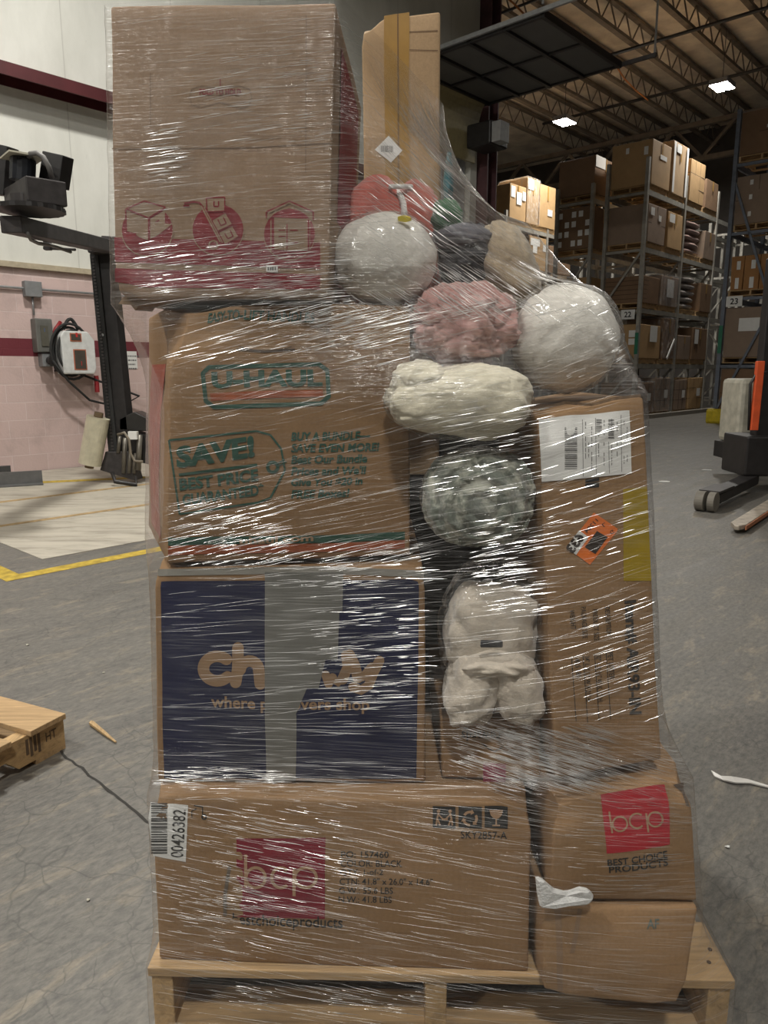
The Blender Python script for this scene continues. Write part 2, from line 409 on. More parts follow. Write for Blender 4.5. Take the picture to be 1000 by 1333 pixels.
# high-bay lamps
LM = emit('lamp_diffuser', (1.0, .97, .9), 60.0)
LHOUS = plain('lamp_housing', (.25, .25, .26), .5)
def lamp(U, V, label, z=LAMP_Z, power=LAMP_POWER, light=True):
    t = thing('ceiling_lamp', label, 'lamp', W(U, V, z), None)
    MB().ubox(U - .30, U + .30, V - .22, V + .22, z + .04, z + .16).build('housing', LHOUS, t, bevel=.01)
    for s in (-1, 1):
        MB().ubox(U - .28, U + .28, V + s * .12 - .085, V + s * .12 + .085, z + .02, z + .04).build('diffuser', LM, t)
    MB().tube([W(U, V, z + .15), W(U, V, JZ0 + .05)], .008, 5).build('hanger', DARKM, t)
    L = bpy.data.lights.new('lamp_light', 'AREA'); L.shape = 'RECTANGLE'; L.size = .55; L.size_y = .4
    L.energy = power; L.color = LAMP_COLOR
    o = bpy.data.objects.new('lamp_light', L); COL.objects.link(o); o.parent = t
    o.location = (0, 0, 0.0); o.rotation_euler = (0, 0, -ANG)
    return t
_l = atZ(735, 161, LAMP_Z); lamp(*to_uv(_l), 'bright white high bay lamp at left, above the racks')
_l = atZ(940, 115, LAMP_Z); lamp(*to_uv(_l), 'bright white high bay lamp at right, above the aisle between racks')
lamp(20.0, -14.6, 'white high bay lamp hidden behind the raised dock door')
for U, V, p in ((-2.0, 1.7, 1.05), (-2.2, -3.2, 1.0), (4.5, 3.0, .25), (3.2, -5.2, 1.35), (-7.5, -1.0, .8)):
    lamp(U, V, 'white high bay lamp out of the picture, over the open floor', z=7.2, power=LAMP_POWER * p)['group'] = 'lamps over the open floor'
# orange power cable along the lamps
tag(MB().tube([W(13.4 + i * .6, -9.4 + .12 * math.sin(i) - i * .02, LAMP_Z + .6 - .25 * math.sin(i * .52)) for i in range(14)], .02, 6).build('power_cable', plain('orange_cable', (.45, .17, .05), .6)), 'orange power cable slung past the left ceiling lamp', 'cable')

# raised dock door
DZ = 6.0
dd = thing('overhead_door', 'dark sectional dock door rolled up flat under the roof', 'door', W(11, -7.3, DZ))
DARKP = plain('door_underside', (.10, .098, .095), .6, var=.1, scale=2)
DU0, DU1 = 9.82, 12.15
vs = [-8.55, -7.92, -7.29, -6.66, -6.03]
for i in range(4):
    MB().ubox(DU0, DU1, vs[i] + .02, vs[i + 1] - .02, DZ, DZ + .05).build('door_section', DARKP, dd)
m = MB()
for vv in vs: m.ubox(DU0 - .03, DU1 + .03, vv - .03, vv + .03, DZ - .04, DZ + .06)
for uu in (DU0, (DU0 + DU1) / 2, DU1): m.ubox(uu - .03, uu + .03, vs[0], vs[-1], DZ - .03, DZ - .001)
m.build('door_frame', BLACKM, dd)
for uu in (DU0 - .08, DU1 + .08):
    m = MB().ubox(uu - .02, uu + .02, -8.85, -5.45, DZ + .0, DZ + .06)
    m.build('track', STEEL if uu < DU0 else DARKM, dd)
MB().tube([W(DU1 + .08, -5.48, DZ + .05), W(DU1 + .08, -5.48, JZ0 + .1)], .018, 6).build('hanger_rod', STEEL, dd)
MB().tube([W(DU0 - .08, -6.0, DZ + .1), W(DU0 - .08, -6.0, JZ0 + .1)], .018, 6).build('hanger_rod', STEEL, dd)
curve = []
for i in range(9):
    a = i / 8 * math.pi / 2; curve.append((-8.80 + .0 + .5 * (1 - math.cos(a)) * .5, DZ - 1.0 + 1.0 * math.sin(a)))
m = MB()
for (va, za), (vb, zb) in zip(curve[:-1], curve[1:]):
    m.hexa([W(DU0, va, za), W(DU1 - .05, va, za), W(DU1 - .05, va - .04, za), W(DU0, va - .04, za), W(DU0, vb, zb), W(DU1 - .05, vb, zb), W(DU1 - .05, vb - .04, zb), W(DU0, vb - .04, zb)])
m.build('curved_section', plain('lit_yellow_door_face', (.30, .25, .13), .6), dd)  # yellow cast of the light is put into this section's colour
# steel column at the end of the wall
MAR = plain('maroon_column', (.10, .045, .05), .6, var=.3, scale=4)
co = MB().ubox(12.42, 12.45, V0 - .2, V0 + .18, 0, ROOF - .1).ubox(12.72, 12.75, V0 - .2, V0 + .18, 0, ROOF - .1).ubox(12.45, 12.72, V0 - .02, V0 + .0, 0, ROOF - .1)
tag(co.build('steel_column', MAR), 'dark maroon steel column beside the raised dock door', 'column')
op = thing('door_opener', 'black motor unit with grey box on the maroon column', 'motor', W(12.5, V0 + .35, 5.0))
_u, _z = atV(634, 179, V0 + .45); MB().ubox(_u - .28, _u + .28, V0 + .19, V0 + .72, _z - .2, _z + .2).build('motor', BLACKM, op, bevel=.03)
_u, _z = atV(650, 173, V0 + .80); MB().ubox(_u - .14, _u + .14, V0 + .73, V0 + .92, _z - .17, _z + .17).build('control_box', plain('grey_box', (.3, .3, .3), .5), op, bevel=.01)

# floor pad, painted lines, joint
pad = MB().ubox(1.87, 9.5, -8.9, -4.66, .0, .004)
def padmat():
    m, nt, b = new_mat('pale_worn_concrete'); v = coords(nt)
    st = noise_tex(nt, coords(nt, (1, 5, 1), (0, 0, .75)), 2.0, 6, .7, .6)
    col = ramp(nt, st, [(.3, (.25, .225, .185)), (.5, (.42, .385, .32)), (.7, (.50, .46, .385))])
    lk(nt, col, b.inputs['Base Color']); b.inputs['Roughness'].default_value = .75; return m
struct(pad.build('trim_2', padmat()))
struct(MB().ubox(1.52, 9, -4.42, -4.31, 0, .002).build('trim_3', LINEY))
struct(MB().ubox(1.52, 1.63, -7.5, -4.42, 0, .002).build('trim_4', LINEY))
struct(MB().hexa([*(W(*p, .004) for p in ((3.0, -8.0), (4.6, -7.2), (4.7, -7.28), (3.1, -8.12))), *(W(*p, .006) for p in ((3.0, -8.0), (4.6, -7.2), (4.7, -7.28), (3.1, -8.12)))]).build('trim_5', LINEY))
struct(MB().ubox(1.9, 9, -7.05, -6.97, .004, .006).build('trim_6', LINEO))
struct(MB().ubox(1.9, 9, -5.95, -5.88, .004, .006).build('trim_7', LINEO))
m = MB(); a = Vector((-1.045, 2.16, 0)); b_ = Vector((-.50, 1.65, 0)); pts = []
for i in range(26):
    t = i / 25; p = a.lerp(b_, t); n_ = Vector((.68, .73, 0)); j = (noise.noise(Vector((t * 14, 0, 0)))) * .010
    pts.append((p + n_ * j, .0035 + .003 * abs(noise.noise(Vector((t * 20, 5, 0))))))
for (p, wa), (q, wb) in zip(pts[:-1], pts[1:]):
    n_ = Vector((.68, .73, 0)); z = Vector((0, 0, .0012)); m.add([p - n_ * wa + z, q - n_ * wb + z, q + n_ * wb + z, p + n_ * wa + z], [(0, 1, 2, 3)])
struct(m.build('trim_8', plain('joint_dirt', (.035, .033, .03), .95)))

# ------------------------------------------------------------------ left wall equipment
def wallpt(px, py, off=0.0):
    U, z = atV(px, py, V0 + off); return U, z
cz = 2.09
cd = thing('conduit', 'thin grey steel conduit running along the pink block wall', 'conduit', W(3.5, V0 + .03, cz))
MB().tube([W(-3, V0 + .03, cz), W(9.7, V0 + .03, cz)], .014, 8).build('pipe_run', STEEL, cd, smooth=True)
GREYB = plain('grey_enamel', (.20, .205, .21), .5)
U1, z1 = wallpt(40, 379)
jb = MB().ubox(U1 - .095, U1 + .095, V0, V0 + .09, cz - .09, cz + .08); tag(jb.build('junction_box', GREYB, bevel=.005), 'square grey junction box on the conduit', 'electrical box')
tag(MB().tube([W(U1, V0 + .03, cz - .08), W(U1, V0 + .03, 1.80)], .012, 8).build('drop_conduit', STEEL, smooth=True), 'short vertical conduit between junction box and disconnect switch', 'conduit')
ds = thing('disconnect_switch', 'grey disconnect switch box on the maroon wall stripe', 'switch', W(U1 + .08, V0, 1.42))
Ua, _ = wallpt(41, 440); Ub, _ = wallpt(63, 440)
MB().ubox(Ua, Ub, V0, V0 + .14, 1.38, 1.76).build('body', plain('dark_grey_enamel', (.13, .13, .12), .5), ds, bevel=.012)
MB().ubox(Ua + .05, Ub - .06, V0 + .141, V0 + .15, 1.45, 1.68).build('cover', plain('olive_enamel', (.10, .095, .075), .5), ds)
MB().ubox(Ua + .09, Ub - .10, V0 + .151, V0 + .154, 1.61, 1.65).build('blue_sticker', plain('blue_sticker', (.04, .12, .35), .6), ds)
pl = MB().ubox(Ub - .14, Ub - .0, V0, V0 + .12, 1.22, 1.37); pl.build('plug_box', GREYB, ds, bevel=.005)
MB().tube([W(Ub - .06, V0 + .12, 1.29), W(Ub - .06, V0 + .2, 1.29)], .045, 12).build('plug', BLACKM, ds)
# charger
ch = thing('battery_charger', 'white wall mounted battery charger with looped black cables', 'charger', W(4.2, V0, 1.1))
Uc0, _ = wallpt(76, 460, .2); Uc1, _ = wallpt(122, 460, .2)
def zc(py): return atV(98, py, V0 + .25)[1]
zt, zb = zc(431), zc(487)
prof = [(Uc0 + .03, zb), (Uc1 - .03, zb), (Uc1, zb + .06), (Uc1, zt - .10), (Uc1 - .08, zt), (Uc0 + .06, zt), (Uc0 + .02, zt - .06)]
MB().prism([W(u, V0 + .06, z) for u, z in prof], VD * .19).build('case', plain('white_enamel', (.62, .63, .62), .4), ch, bevel=.015)
MB().ubox(Uc0 + .02, Uc1 - .06, V0, V0 + .058, zb + .03, zt - .02).build('back_plate', DARKM, ch)
q = V0 + .251
for (a, b2, c, d, mt, nm) in ((.30, .62, .76, .95, ORL, 'display_frame'), (.36, .72, .10, .58, ORL, 'panel_frame')):
    u0 = Uc0 + (Uc1 - Uc0) * a; u1 = Uc0 + (Uc1 - Uc0) * b2; z0_ = zb + (zt - zb) * c; z1_ = zb + (zt - zb) * d
    MB().ubox(u0, u1, q - .01, q + .004, z0_, z1_).build(nm, plain('rust_orange', (.42, .13, .07), .6), ch)
    MB().ubox(u0 + .012, u1 - .012, q + .004, q + .007, z0_ + .012, z1_ - .012).build('dark_panel', plain('charger_dark', (.07, .06, .05), .4), ch)
    MB().ubox(u0 + .09, u1 - .07, q + .007, q + .009, z0_ + .05, z0_ + .10).build('red_mark', plain('red_mark', (.5, .03, .03), .5), ch)
m = MB()
for k, (ru, rz, dv_) in enumerate(((.20, .28, .10), (.24, .32, .14), (.17, .24, .17))):
    c = W(Uc0 + .16, V0 + dv_ + .05, zb + .26)
    m.tube([c + UD * ru * math.cos(t / 24 * 2 * math.pi) + Vector((0, 0, rz * math.sin(t / 24 * 2 * math.pi))) for t in range(25)], .016, 7)
m.tube([W(Ub - .06, V0 + .2, 1.29), W(Ub + .1, V0 + .22, 1.05), W(Ub + .35, V0 + .2, .82), W(Ub + .75, V0 + .15, .72), W(Ub + 1.05, V0 + .12, .85), W(Uc1 - .2, V0 + .12, zb + .02)], .014, 7)
m.tube([W(Uc0 + .1 + i / 12 * (Uc1 - Uc0 - .25), V0 + .16, zt + .02 + .12 * math.sin(i / 12 * math.pi)) for i in range(13)], .02, 7)
m.build('cable', RUBBER, ch, smooth=True)
MB().tube([W(Uc0 - .10, V0 + .1, zb + .25), W(Uc0 + .03, V0 + .12, zb + .52), W(Uc0 + .10, V0 + .1, zb + .6)], .022, 7).build('red_cable', plain('red_cable', (.25, .015, .02), .5), ch, smooth=True)
MB().tube([W(Uc1 + .06, V0 + .1, zb - .02), W(Uc1 + .06, V0 + .1, zb - .22)], .03, 8).build('red_handle', plain('red_cable', (.25, .015, .02), .5), ch)
# paper notice
Us0, zs1 = wallpt(153, 457); Us1, zs0 = wallpt(179, 480)
no = thing('paper_notice', 'white paper notice with four lines taped below the stripe', 'notice', W((Us0 + Us1) / 2, V0, zs0))
MB().ubox(Us0, Us1, V0 + .001, V0 + .004, zs0, zs1).build('sheet', WHITE, no)
m = MB()
for i in range(4):
    z = zs1 - .06 - i * .052; h = (.2, .12, .1, .12)[i]; c = (Us0 + Us1) / 2
    u = c - h
    while u < c + h:
        l = random.uniform(.012, .03); m.ubox(u, min(u + l, c + h), V0 + .0042, V0 + .005, z - .009, z + .009); u += l + .008
m.build('printed_lines', DGREY, no)

# rotary-arm wrapping machine hanging at the left
wr = thing('wrapping_machine', 'black rotary arm stretch wrapper hanging beside the pink wall', 'machine', Vector((-2.6, 6.4, 0)))
YH = 5.5
def hp(px, py, Y=YH): return atY(px, py, Y)
def frus(m, px4, Y, dep):   # px4 = TL,TR,BR,BL at depth Y, extruded back
    p = [hp(x, y, Y) for x, y in px4]; return m.prism(p, Vector((0, dep, 0)))
frus(MB(), ((5, 244), (34, 228), (38, 254), (6, 272)), YH - .02, .25)
m = MB()
A, B, C_, D_ = hp(4, 246, YH + .22), hp(33, 228, YH - .15), hp(86, 237, YH + .05), hp(60, 248, YH + .42)
dz = Vector((0, 0, -.165)); m.hexa([A + dz, B + dz, C_ + dz, D_ + dz, A, B, C_, D_]); m.build('gear_housing', DARKM, wr, bevel=.008)
c0 = hp(31, 206); m = MB(); m.tube([hp(29, 236, YH + .08), hp(30, 207, YH + .08)], .085, 16); m.build('motor', plain('motor_black', (.015, .017, .022), .35), wr, smooth=False)
t = hp(30, 206, YH + .08); m = MB(); m.box(t.x - .12, t.x + .12, t.y - .12, t.y + .12, t.z, t.z + .012, None)
for i, p in enumerate(m.v):
    r = p - t; a = .7; m.v[i] = t + Vector((r.x * math.cos(a) - r.y * math.sin(a), r.x * math.sin(a) + r.y * math.cos(a), r.z))
m.build('cap_plate', plain('pale_plate', (.55, .53, .42), .6), wr)
for x0, x1, ya, yb, lean in ((55, 82, 196, 240, -6), (-18, 9, 184, 250, -5)):
    m = MB(); p = [hp(x0, ya, YH + .2), hp(x1, ya + 6, YH + .2), hp(x1 + lean, yb + 4, YH + .2), hp(x0 + lean, yb, YH + .2)]
    m.prism(p, Vector((.04, .10, 0))); m.build('hanger_post', BLACKM, wr, bevel=.005)
m = MB(); m.tube([hp(36, 206, YH + .05), hp(40, 200, YH), hp(48, 199, YH), hp(56, 204, YH), hp(63, 216, YH), hp(68, 232, YH + .05)], .018, 8); m.build('hose', plain('grey_hose', (.16, .155, .15), .6), wr, smooth=True)
c = hp(40, 276, YH + .05); m = MB(); n = 40
ring = [c + Vector((.235 * math.cos(2 * math.pi * k / n) * (1.0 if k % 2 else .96), .235 * math.sin(2 * math.pi * k / n) * (1.0 if k % 2 else .96), 0)) for k in range(n)]
m.prism(ring, Vector((0, 0, .03))); m.build('ring_gear', BLACKM, wr)
MB().tube([c + Vector((0, 0, .03)), c + Vector((0, 0, .10))], .14, 20).build('bearing', DARKM, wr)
YM = 7.75
e0 = hp(14, 292, YH - .05); e1 = hp(144, 322, YM - .2)
m = MB().bar(e0, e1, .15, .115); m.build('boom', DARKM, wr, bevel=.008)
MB().tube([hp(36, 304, YH), hp(40, 312, YH + .2), hp(50, 317, YH + .5), hp(66, 319, YH + .9), hp(92, 328, YH + 1.2)], .014, 8).build('hose', plain('grey_hose', (.16, .155, .15), .6), wr, smooth=True)
MB().tube([hp(57, 323, 6.6), hp(98, 325, 6.9)], .012, 6).build('sensor_arm', DARKM, wr)
MB().bar(hp(58, 320, 6.58), hp(66, 320, 6.58), .05, .07).build('sensor', BLACKM, wr)
# mast
mt_, mb_ = hp(133, 330, YM), hp(156, 590, YM)
m = MB(); p = [hp(116, 330, YM), hp(144, 330, YM), hp(170, 592, YM), hp(141, 592, YM)]; m.prism(p, Vector((.03, .12, 0))); m.build('mast', BLACKM, wr, bevel=.01)
m = MB(); p = [hp(117, 330, YM - .03), hp(127, 330, YM - .03), hp(153, 590, YM - .03), hp(142, 590, YM - .03)]; m.prism(p, Vector((0, .028, 0))); m.build('chain_guard', RUBBER, wr)
m = MB()
for i in range(60):
    t_ = i / 59; y = 335 + t_ * 250; x = 120.5 + t_ * 26
    a = hp(x, y, YM - .04); m.box(a.x - .012, a.x + .012, a.y, a.y + .008, a.z - .010, a.z + .010)
m.build('chain', DARKM, wr)
p_ = hp(134, 436, YM - .02); MB().tube([p_ + Vector((0, -.012, 0)), p_ + Vector((0, .02, 0))], .014, 10).build('bolt', STEEL, wr)
MB().bar(hp(118, 322, YM - .1), hp(162, 318, YM - .1), .2, .13).build('mast_head', BLACKM, wr, bevel=.008)
MB().bar(hp(140, 308, YM - .2), hp(140, 326, YM - .2), .09, .09).build('clamp', DARKM, wr, bevel=.006)
m = MB(); p = [hp(137, 588, YM - .05), hp(166, 588, YM - .05), hp(176, 626, YM - .05), hp(130, 612, YM - .05)]; m.prism(p, Vector((.02, .2, 0))); m.build('foot_plate', DARKM, wr, bevel=.006)
MB().tube([hp(146, 615, YM - .2), hp(150, 627, YM - .25), hp(178, 631, YM - .25), hp(176, 620, YM - .2)], .022, 8).build('bumper', BLACKM, wr, smooth=True)
# carriage with rollers
for i, (x, ya, yb, r) in enumerate(((156, 568, 590, .02), (163, 570, 616, .025), (170, 586, 616, .022), (176, 590, 616, .018), (182, 566, 612, .03))):
    MB().tube([hp(x, ya, YM - .05), hp(x - 2, yb, YM - .05)], r, 10).build('roller', plain('roller_steel', (.17, .155, .13), .4, .4), wr, smooth=True)
m = MB(); p = [hp(155, 545, YM), hp(175, 536, YM), hp(200, 548, YM), hp(200, 562, YM), hp(155, 560, YM)]; m.prism(p, Vector((0, .25, 0))); m.build('carriage_cover', plain('carriage_black', (.04, .038, .036), .35, .3), wr, bevel=.01)
MB().bar(hp(155, 575, YM + .1), hp(200, 585, YM + .1), .2, .3).build('carriage_body', BLACKM, wr)
MB().tube([hp(153, 566, YM - .1), hp(162, 563, YM - .12), hp(168, 572, YM - .12), hp(170, 590, YM - .1), hp(175, 600, YM - .1), hp(186, 601, YM - .1)], .014, 8).build('hose', plain('tan_hose', (.2, .17, .13), .6), wr, smooth=True)
p = hp(173, 567, YM - .12); MB().box(p.x - .05, p.x + .04, p.y, p.y + .06, p.z - .04, p.z + .04).build('white_box', WHITE, wr)
# spare film roll on the machine
fr_ = thing('film_roll', 'cream roll of stretch film leaning on the wrapper mast', 'film roll', hp(117, 606, YM))
a_, b__ = hp(117, 604, YM - .1), hp(128, 543, YM - .1)
MB().tube([a_, b__], .115, 28).build('film', plain('cream_film', (.66, .62, .47), .35), fr_, smooth=False)
MB().tube([hp(116, 609, YM - .1), hp(129, 537, YM - .1)], .045, 14).build('core', plain('cardboard_core', (.17, .12, .07), .8), fr_)
# steel curb angle on the floor
sc_ = thing('steel_curb', 'grey steel angle curb lying at the foot of the pink wall', 'curb', Vector((-3.9, 7.6, .004)))
a, b2 = atZ(-40, 636), atZ(56, 630)
d = (b2 - a).normalized(); n_ = Vector((-d.y, d.x, 0))
a.z = b2.z = .005
m = MB(); m.hexa([a, b2, b2 + n_ * .02, a + n_ * .02, a + Vector((0, 0, .14)), b2 + Vector((0, 0, .14)), b2 + n_ * .02 + Vector((0, 0, .14)), a + n_ * .02 + Vector((0, 0, .14))])
m.build('upright_plate', plain('curb_steel', (.16, .16, .16), .4, .4), sc_)
m = MB(); m.hexa([a - n_ * .12, b2 - n_ * .12, b2, a, a - n_ * .12 + Vector((0, 0, .012)), b2 - n_ * .12 + Vector((0, 0, .012)), b2 + Vector((0, 0, .012)), a + Vector((0, 0, .012))])
m.build('base_plate', plain('curb_steel', (.16, .16, .16), .4, .4), sc_)
a, b2 = atZ(-40, 625), atZ(15, 621); a.z = b2.z = .005
tag(MB().hexa([a, b2, b2 + n_ * .08, a + n_ * .08] + [q + Vector((0, 0, .12)) for q in (a, b2, b2 + n_ * .08, a + n_ * .08)]).build('steel_block', plain('block_steel', (.06, .06, .06), .5, .2)), 'small dark steel block behind the grey curb', 'block')

# ------------------------------------------------------------------ racks
def plate_text(txt):
    return text_mesh(txt, .02)
def text_mesh(body, bold=0.0, shear=0.0, res=3):
    cu = bpy.data.curves.new('t', 'FONT'); cu.body = body; cu.offset = bold; cu.shear = shear; cu.resolution_u = res
    ob = bpy.data.objects.new('t', cu); COL.objects.link(ob)
    dg = bpy.context.evaluated_depsgraph_get(); me = bpy.data.meshes.new_from_object(ob.evaluated_get(dg))
    vs = [Vector(v.co) for v in me.vertices]; fs = [tuple(p.vertices) for p in me.polygons]
    bpy.data.objects.remove(ob); bpy.data.curves.remove(cu); bpy.data.meshes.remove(me)
    x0 = min(v.x for v in vs); x1 = max(v.x for v in vs); y0 = min(v.y for v in vs); y1 = max(v.y for v in vs)
    return vs, fs, (x0, x1, y0, y1)

LEV = [1.33, 2.62, 4.0, 5.26]
def rack(label, Us, Va, Vb, ht, mat, levels, loc_brace=True, endbraces=((0.2, 1.25), (1.3, 2.6), (2.65, 3.95))):
    t = thing('pallet_rack', label, 'rack', W(Us[0], (Va + Vb) / 2, 0))
    for i, U in enumerate(Us):
        for Vp in (Va, Vb):
            m = MB().ubox(U - .045, U + .045, Vp - .04, Vp + .04, 0, ht); m.ubox(U - .08, U + .08, Vp - .07, Vp + .07, 0, .01)
            m.build('upright', mat, t)
        for k, (za, zb_) in enumerate(endbraces):
            a, b2 = (Va, Vb) if k % 2 == 0 else (Vb, Va)
            MB().bar(W(U, a, za), W(U, b2, zb_), .04, .05).build('brace', mat, t)
        MB().bar(W(U, Va, .25), W(U, Vb, .25), .04, .05).build('brace', mat, t)
        for z in levels: MB().bar(W(U, Va, z - .07), W(U, Vb, z - .07), .04, .06).build('brace', mat, t)
    for U0, U1_ in zip(Us[:-1], Us[1:]):
        for z in levels:
            for Vp in (Va, Vb):
                MB().ubox(U0 + .045, U1_ - .045, Vp - .025, Vp + .025, z - .11, z).build('beam', mat, t)
    return t
def sign(U, V, z, txt, label):   # sign facing -U
    t = thing('bay_sign', label, 'sign', W(U, V, z))
    MB().ubox(U - .012, U - .002, V - .17, V + .17, z - .11, z + .11).build('plate', WHITE, t)
    vs, fs, (x0, x1, y0, y1) = text_mesh(txt, .02); s = .13 / (y1 - y0)
    m = MB(); m.add([W(U - .0135, V + (v.x - (x0 + x1) / 2) * s, z + (v.y - (y0 + y1) / 2) * s) for v in vs], fs); m.build('number', INK, t)
    return t
AV0, AV1 = -8.72, -7.76
Ua_ = [17.36, 19.62, 21.9, 24.2, 26.5]
RA = rack('beige pallet rack in the middle, its end post carrying the sign 22', Ua_, AV0, AV1, 5.95, RACKG, LEV)
RB = rack('beige pallet rack standing back to back behind the rack marked 22', Ua_, -10.05, -9.1, 5.6, RACKG, LEV)
RC = rack('beige pallet rack furthest left, beyond the white wall end', [18.5, 20.75, 23.0, 25.3], -13.3, -12.35, 5.6, RACKG, LEV)
DV0, DV1 = -5.92, -4.98
LEVD = [1.33, 2.78, 4.15, 5.55]
RD = rack('slate grey pallet rack at right, its end post carrying the sign 23', [17.6, 19.9, 22.2, 24.5], DV0, DV1, 6.6, RACKB, LEVD, endbraces=((0.25, 2.4), (2.6, 5.2)))
sign(17.36 - .05, AV1 - .25, 2.48, '22', 'white plate reading 22 on the beige rack end')
sign(17.6 - .05, DV0 + .23, 2.66, '23', 'white plate reading 23 on the slate grey rack end')
tag(MB().ubox(17.30, 17.315, AV1 - .04, AV1 + .04, 1.55, 2.05).build('green_tape', GREENP), 'green tape band on the beige post below sign 22', 'tape')
tag(MB().ubox(17.535, 17.55, DV0 - .04, DV0 + .04, 1.55, 2.15).build('green_tape', GREENP), 'green tape band on the slate grey post below sign 23', 'tape')
yp = MB().ubox(17.30, 17.52, DV0 - .08, DV0 + .42, 0, .32); yp.ubox(17.27, 17.30, DV0 - .08, DV0 + .42, .03, .29)
tag(yp.build('post_protector', plain('safety_yellow', (.55, .42, .01), .5, var=.2), bevel=.01), 'yellow steel guard block at the foot of slate grey rack', 'guard')
cu_ = MB().ubox(17.2, 28, AV1 + .06, AV1 + .22, 0, .10); tag(cu_.build('rack_curb', plain('concrete_curb', (.22, .2, .17), .8)), 'low concrete curb along the foot of the beige rack', 'curb')

# pallets for the racks
def pallet_at(U, V, z, label, w_=1.0, d_=1.0):
    t = thing('wooden_pallet', label, 'pallet', W(U, V, z))
    for dv_ in (-.46, -.02, .42):
        MB().ubox(U - .5, U + .5, V + dv_, V + dv_ + .04, z + .018, z + .108).build('stringer', WOODX, t)
    for i in range(6):
        u = U - .5 + i * .175; MB().ubox(u, u + .125, V - .48, V + .48, z + .108, z + .126).build('deck_board', WOODY, t)
    for u in (-.5, -.06, .38): MB().ubox(U + u, U + u + .12, V - .48, V + .48, z, z + .018).build('bottom_board', WOODY, t)
    return t
PAL0 = None
def rpallet(U, V, z, label):
    global PAL0
    if PAL0 is None: PAL0 = (pallet_at(U, V, z, label), W(U, V, z)); PAL0[0]['group'] = 'pallets on the racks'; return PAL0[0]
    return copy_tree(PAL0[0], W(U, V, z) - PAL0[1], label)
FILMR = film_material('rack_wrap_film', .10, .45, 8, 8, .05, .15, .6, .01, uv=False)
def rack_carton(label, U0, U1, V0_, V1_, z, h, mat, papers=(), rows=None, tape=True, lean=0.0, wrap=False):
    t = thing('carton', label, 'box', W((U0 + U1) / 2, (V0_ + V1_) / 2, z))
    m = MB(); m.ubox(U0, U1, V0_, V1_, z, z + h)
    for p in m.v:
        p += Vector((random.uniform(-.012, .012), random.uniform(-.012, .012), random.uniform(-.012, .004) if p.z > z + .1 else 0))
    m.build('body', mat, t, bevel=.012)
    if rows:
        r, c = rows; m = MB()
        for i in range(1, r):
            zz = z + h * i / r; m.ubox(U0 - .004, U0 - .001, V0_ + .01, V1_ - .01, zz - .006, zz + .006); m.ubox(U0 + .01, U1 - .01, V1_ + .001, V1_ + .004, zz - .006, zz + .006)
        for i in range(1, c):
            vv = V0_ + (V1_ - V0_) * i / c; m.ubox(U0 - .004, U0 - .001, vv - .005, vv + .005, z + .02, z + h - .02)
            uu = U0 + (U1 - U0) * i / c; m.ubox(uu - .005, uu + .005, V1_ + .001, V1_ + .004, z + .02, z + h - .02)
        m.build('seam', plain('carton_seam', (.07, .045, .028), .9), t)
    elif tape:
        uu = (U0 + U1) / 2
        MB().ubox(uu - .03, uu + .03, V1_ + .013, V1_ + .015, z + h * .65, z + h - .01).build('tape', BTAPE, t)
    for (face, a, b2, c, d) in papers:   # fractions across / up
        if face == 'e': m = MB().ubox(U0 - .0155, U0 - .0135, V0_ + (V1_ - V0_) * a, V0_ + (V1_ - V0_) * b2, z + h * c, z + h * d)
        else: m = MB().ubox(U0 + (U1 - U0) * a, U0 + (U1 - U0) * b2, V1_ + .0135, V1_ + .0155, z + h * c, z + h * d)
        m.build('paper_label', WHITE, t)
    if wrap:
        m = MB(); m.ubox(U0 - .03, U1 + .03, V0_ - .03, V1_ + .03, z + .01, z + h + .03); m.build('plastic_wrap', FILMR, t, bevel=.02)
    return t
P_ = .127
def bay(rk, U0, U1, lev, kind, **kw): pass
rowA = (AV0 + .02, AV1 + .06)
def A(U0, U1, z, h, mat, label, plabel, va=-8.72, vb=-7.72, **kw):
    rpallet((U0 + U1) / 2, (va + vb) / 2, z, plabel); return rack_carton(label, U0, U1, va + .02, vb, z + P_, h, mat, **kw)
n22 = 'on the rack marked 22'
A(17.45, 18.5, LEV[3], .98, CARD_TAN, 'large tan carton on the top shelf end of the rack marked 22', 'pallet under the large tan top shelf carton of rack 22', papers=(('e', .35, .43, .75, .88), ('e', .80, .90, .66, .84), ('f', .4, .75, .62, .72)))
A(18.62, 19.55, LEV[3], 1.18, CARD_LIGHT, 'tallest tan carton with white framed edges on the top shelf', 'pallet under the tallest white edged top shelf carton', papers=(('f', .02, .14, .02, .98), ('f', .86, .98, .02, .98), ('f', .2, .5, .80, .96)))
A(19.75, 20.75, LEV[3], 1.0, CARD_TAN, 'stack of printed tan cartons on the top shelf, second bay', 'pallet under the stack of printed tan cartons', rows=(3, 3))
A(20.9, 21.8, LEV[3], .72, CARD_DARK, 'low brown carton on the top shelf beside the slate post', 'pallet under the low brown top shelf carton')
A(17.45, 18.45, LEV[2], .86, CARD_GREY, 'wide dull carton stack on the second highest shelf end of rack 22', 'pallet under the dull carton stack at rack 22 end', rows=(2, 2), papers=(('f', .1, .3, .7, .9), ('f', .55, .7, .6, .75)))
A(18.6, 19.5, LEV[2], .85, CARD_TAN, 'tan carton with one white sheet on the second highest shelf', 'pallet under the tan carton with one white sheet', papers=(('f', .05, .4, .70, .93),))
A(17.42, 18.3, LEV[1], .62, CARD_DARK, 'flat stacked brown cartons on the shelf right above sign 22', 'pallet under the flat stacked brown cartons', rows=(6, 1))
A(18.45, 19.5, LEV[1], .72, CARD_GREY, 'carton in torn plastic on the shelf above sign 22', 'pallet under the carton in torn plastic', wrap=True, papers=(('f', .3, .7, .3, .9),))
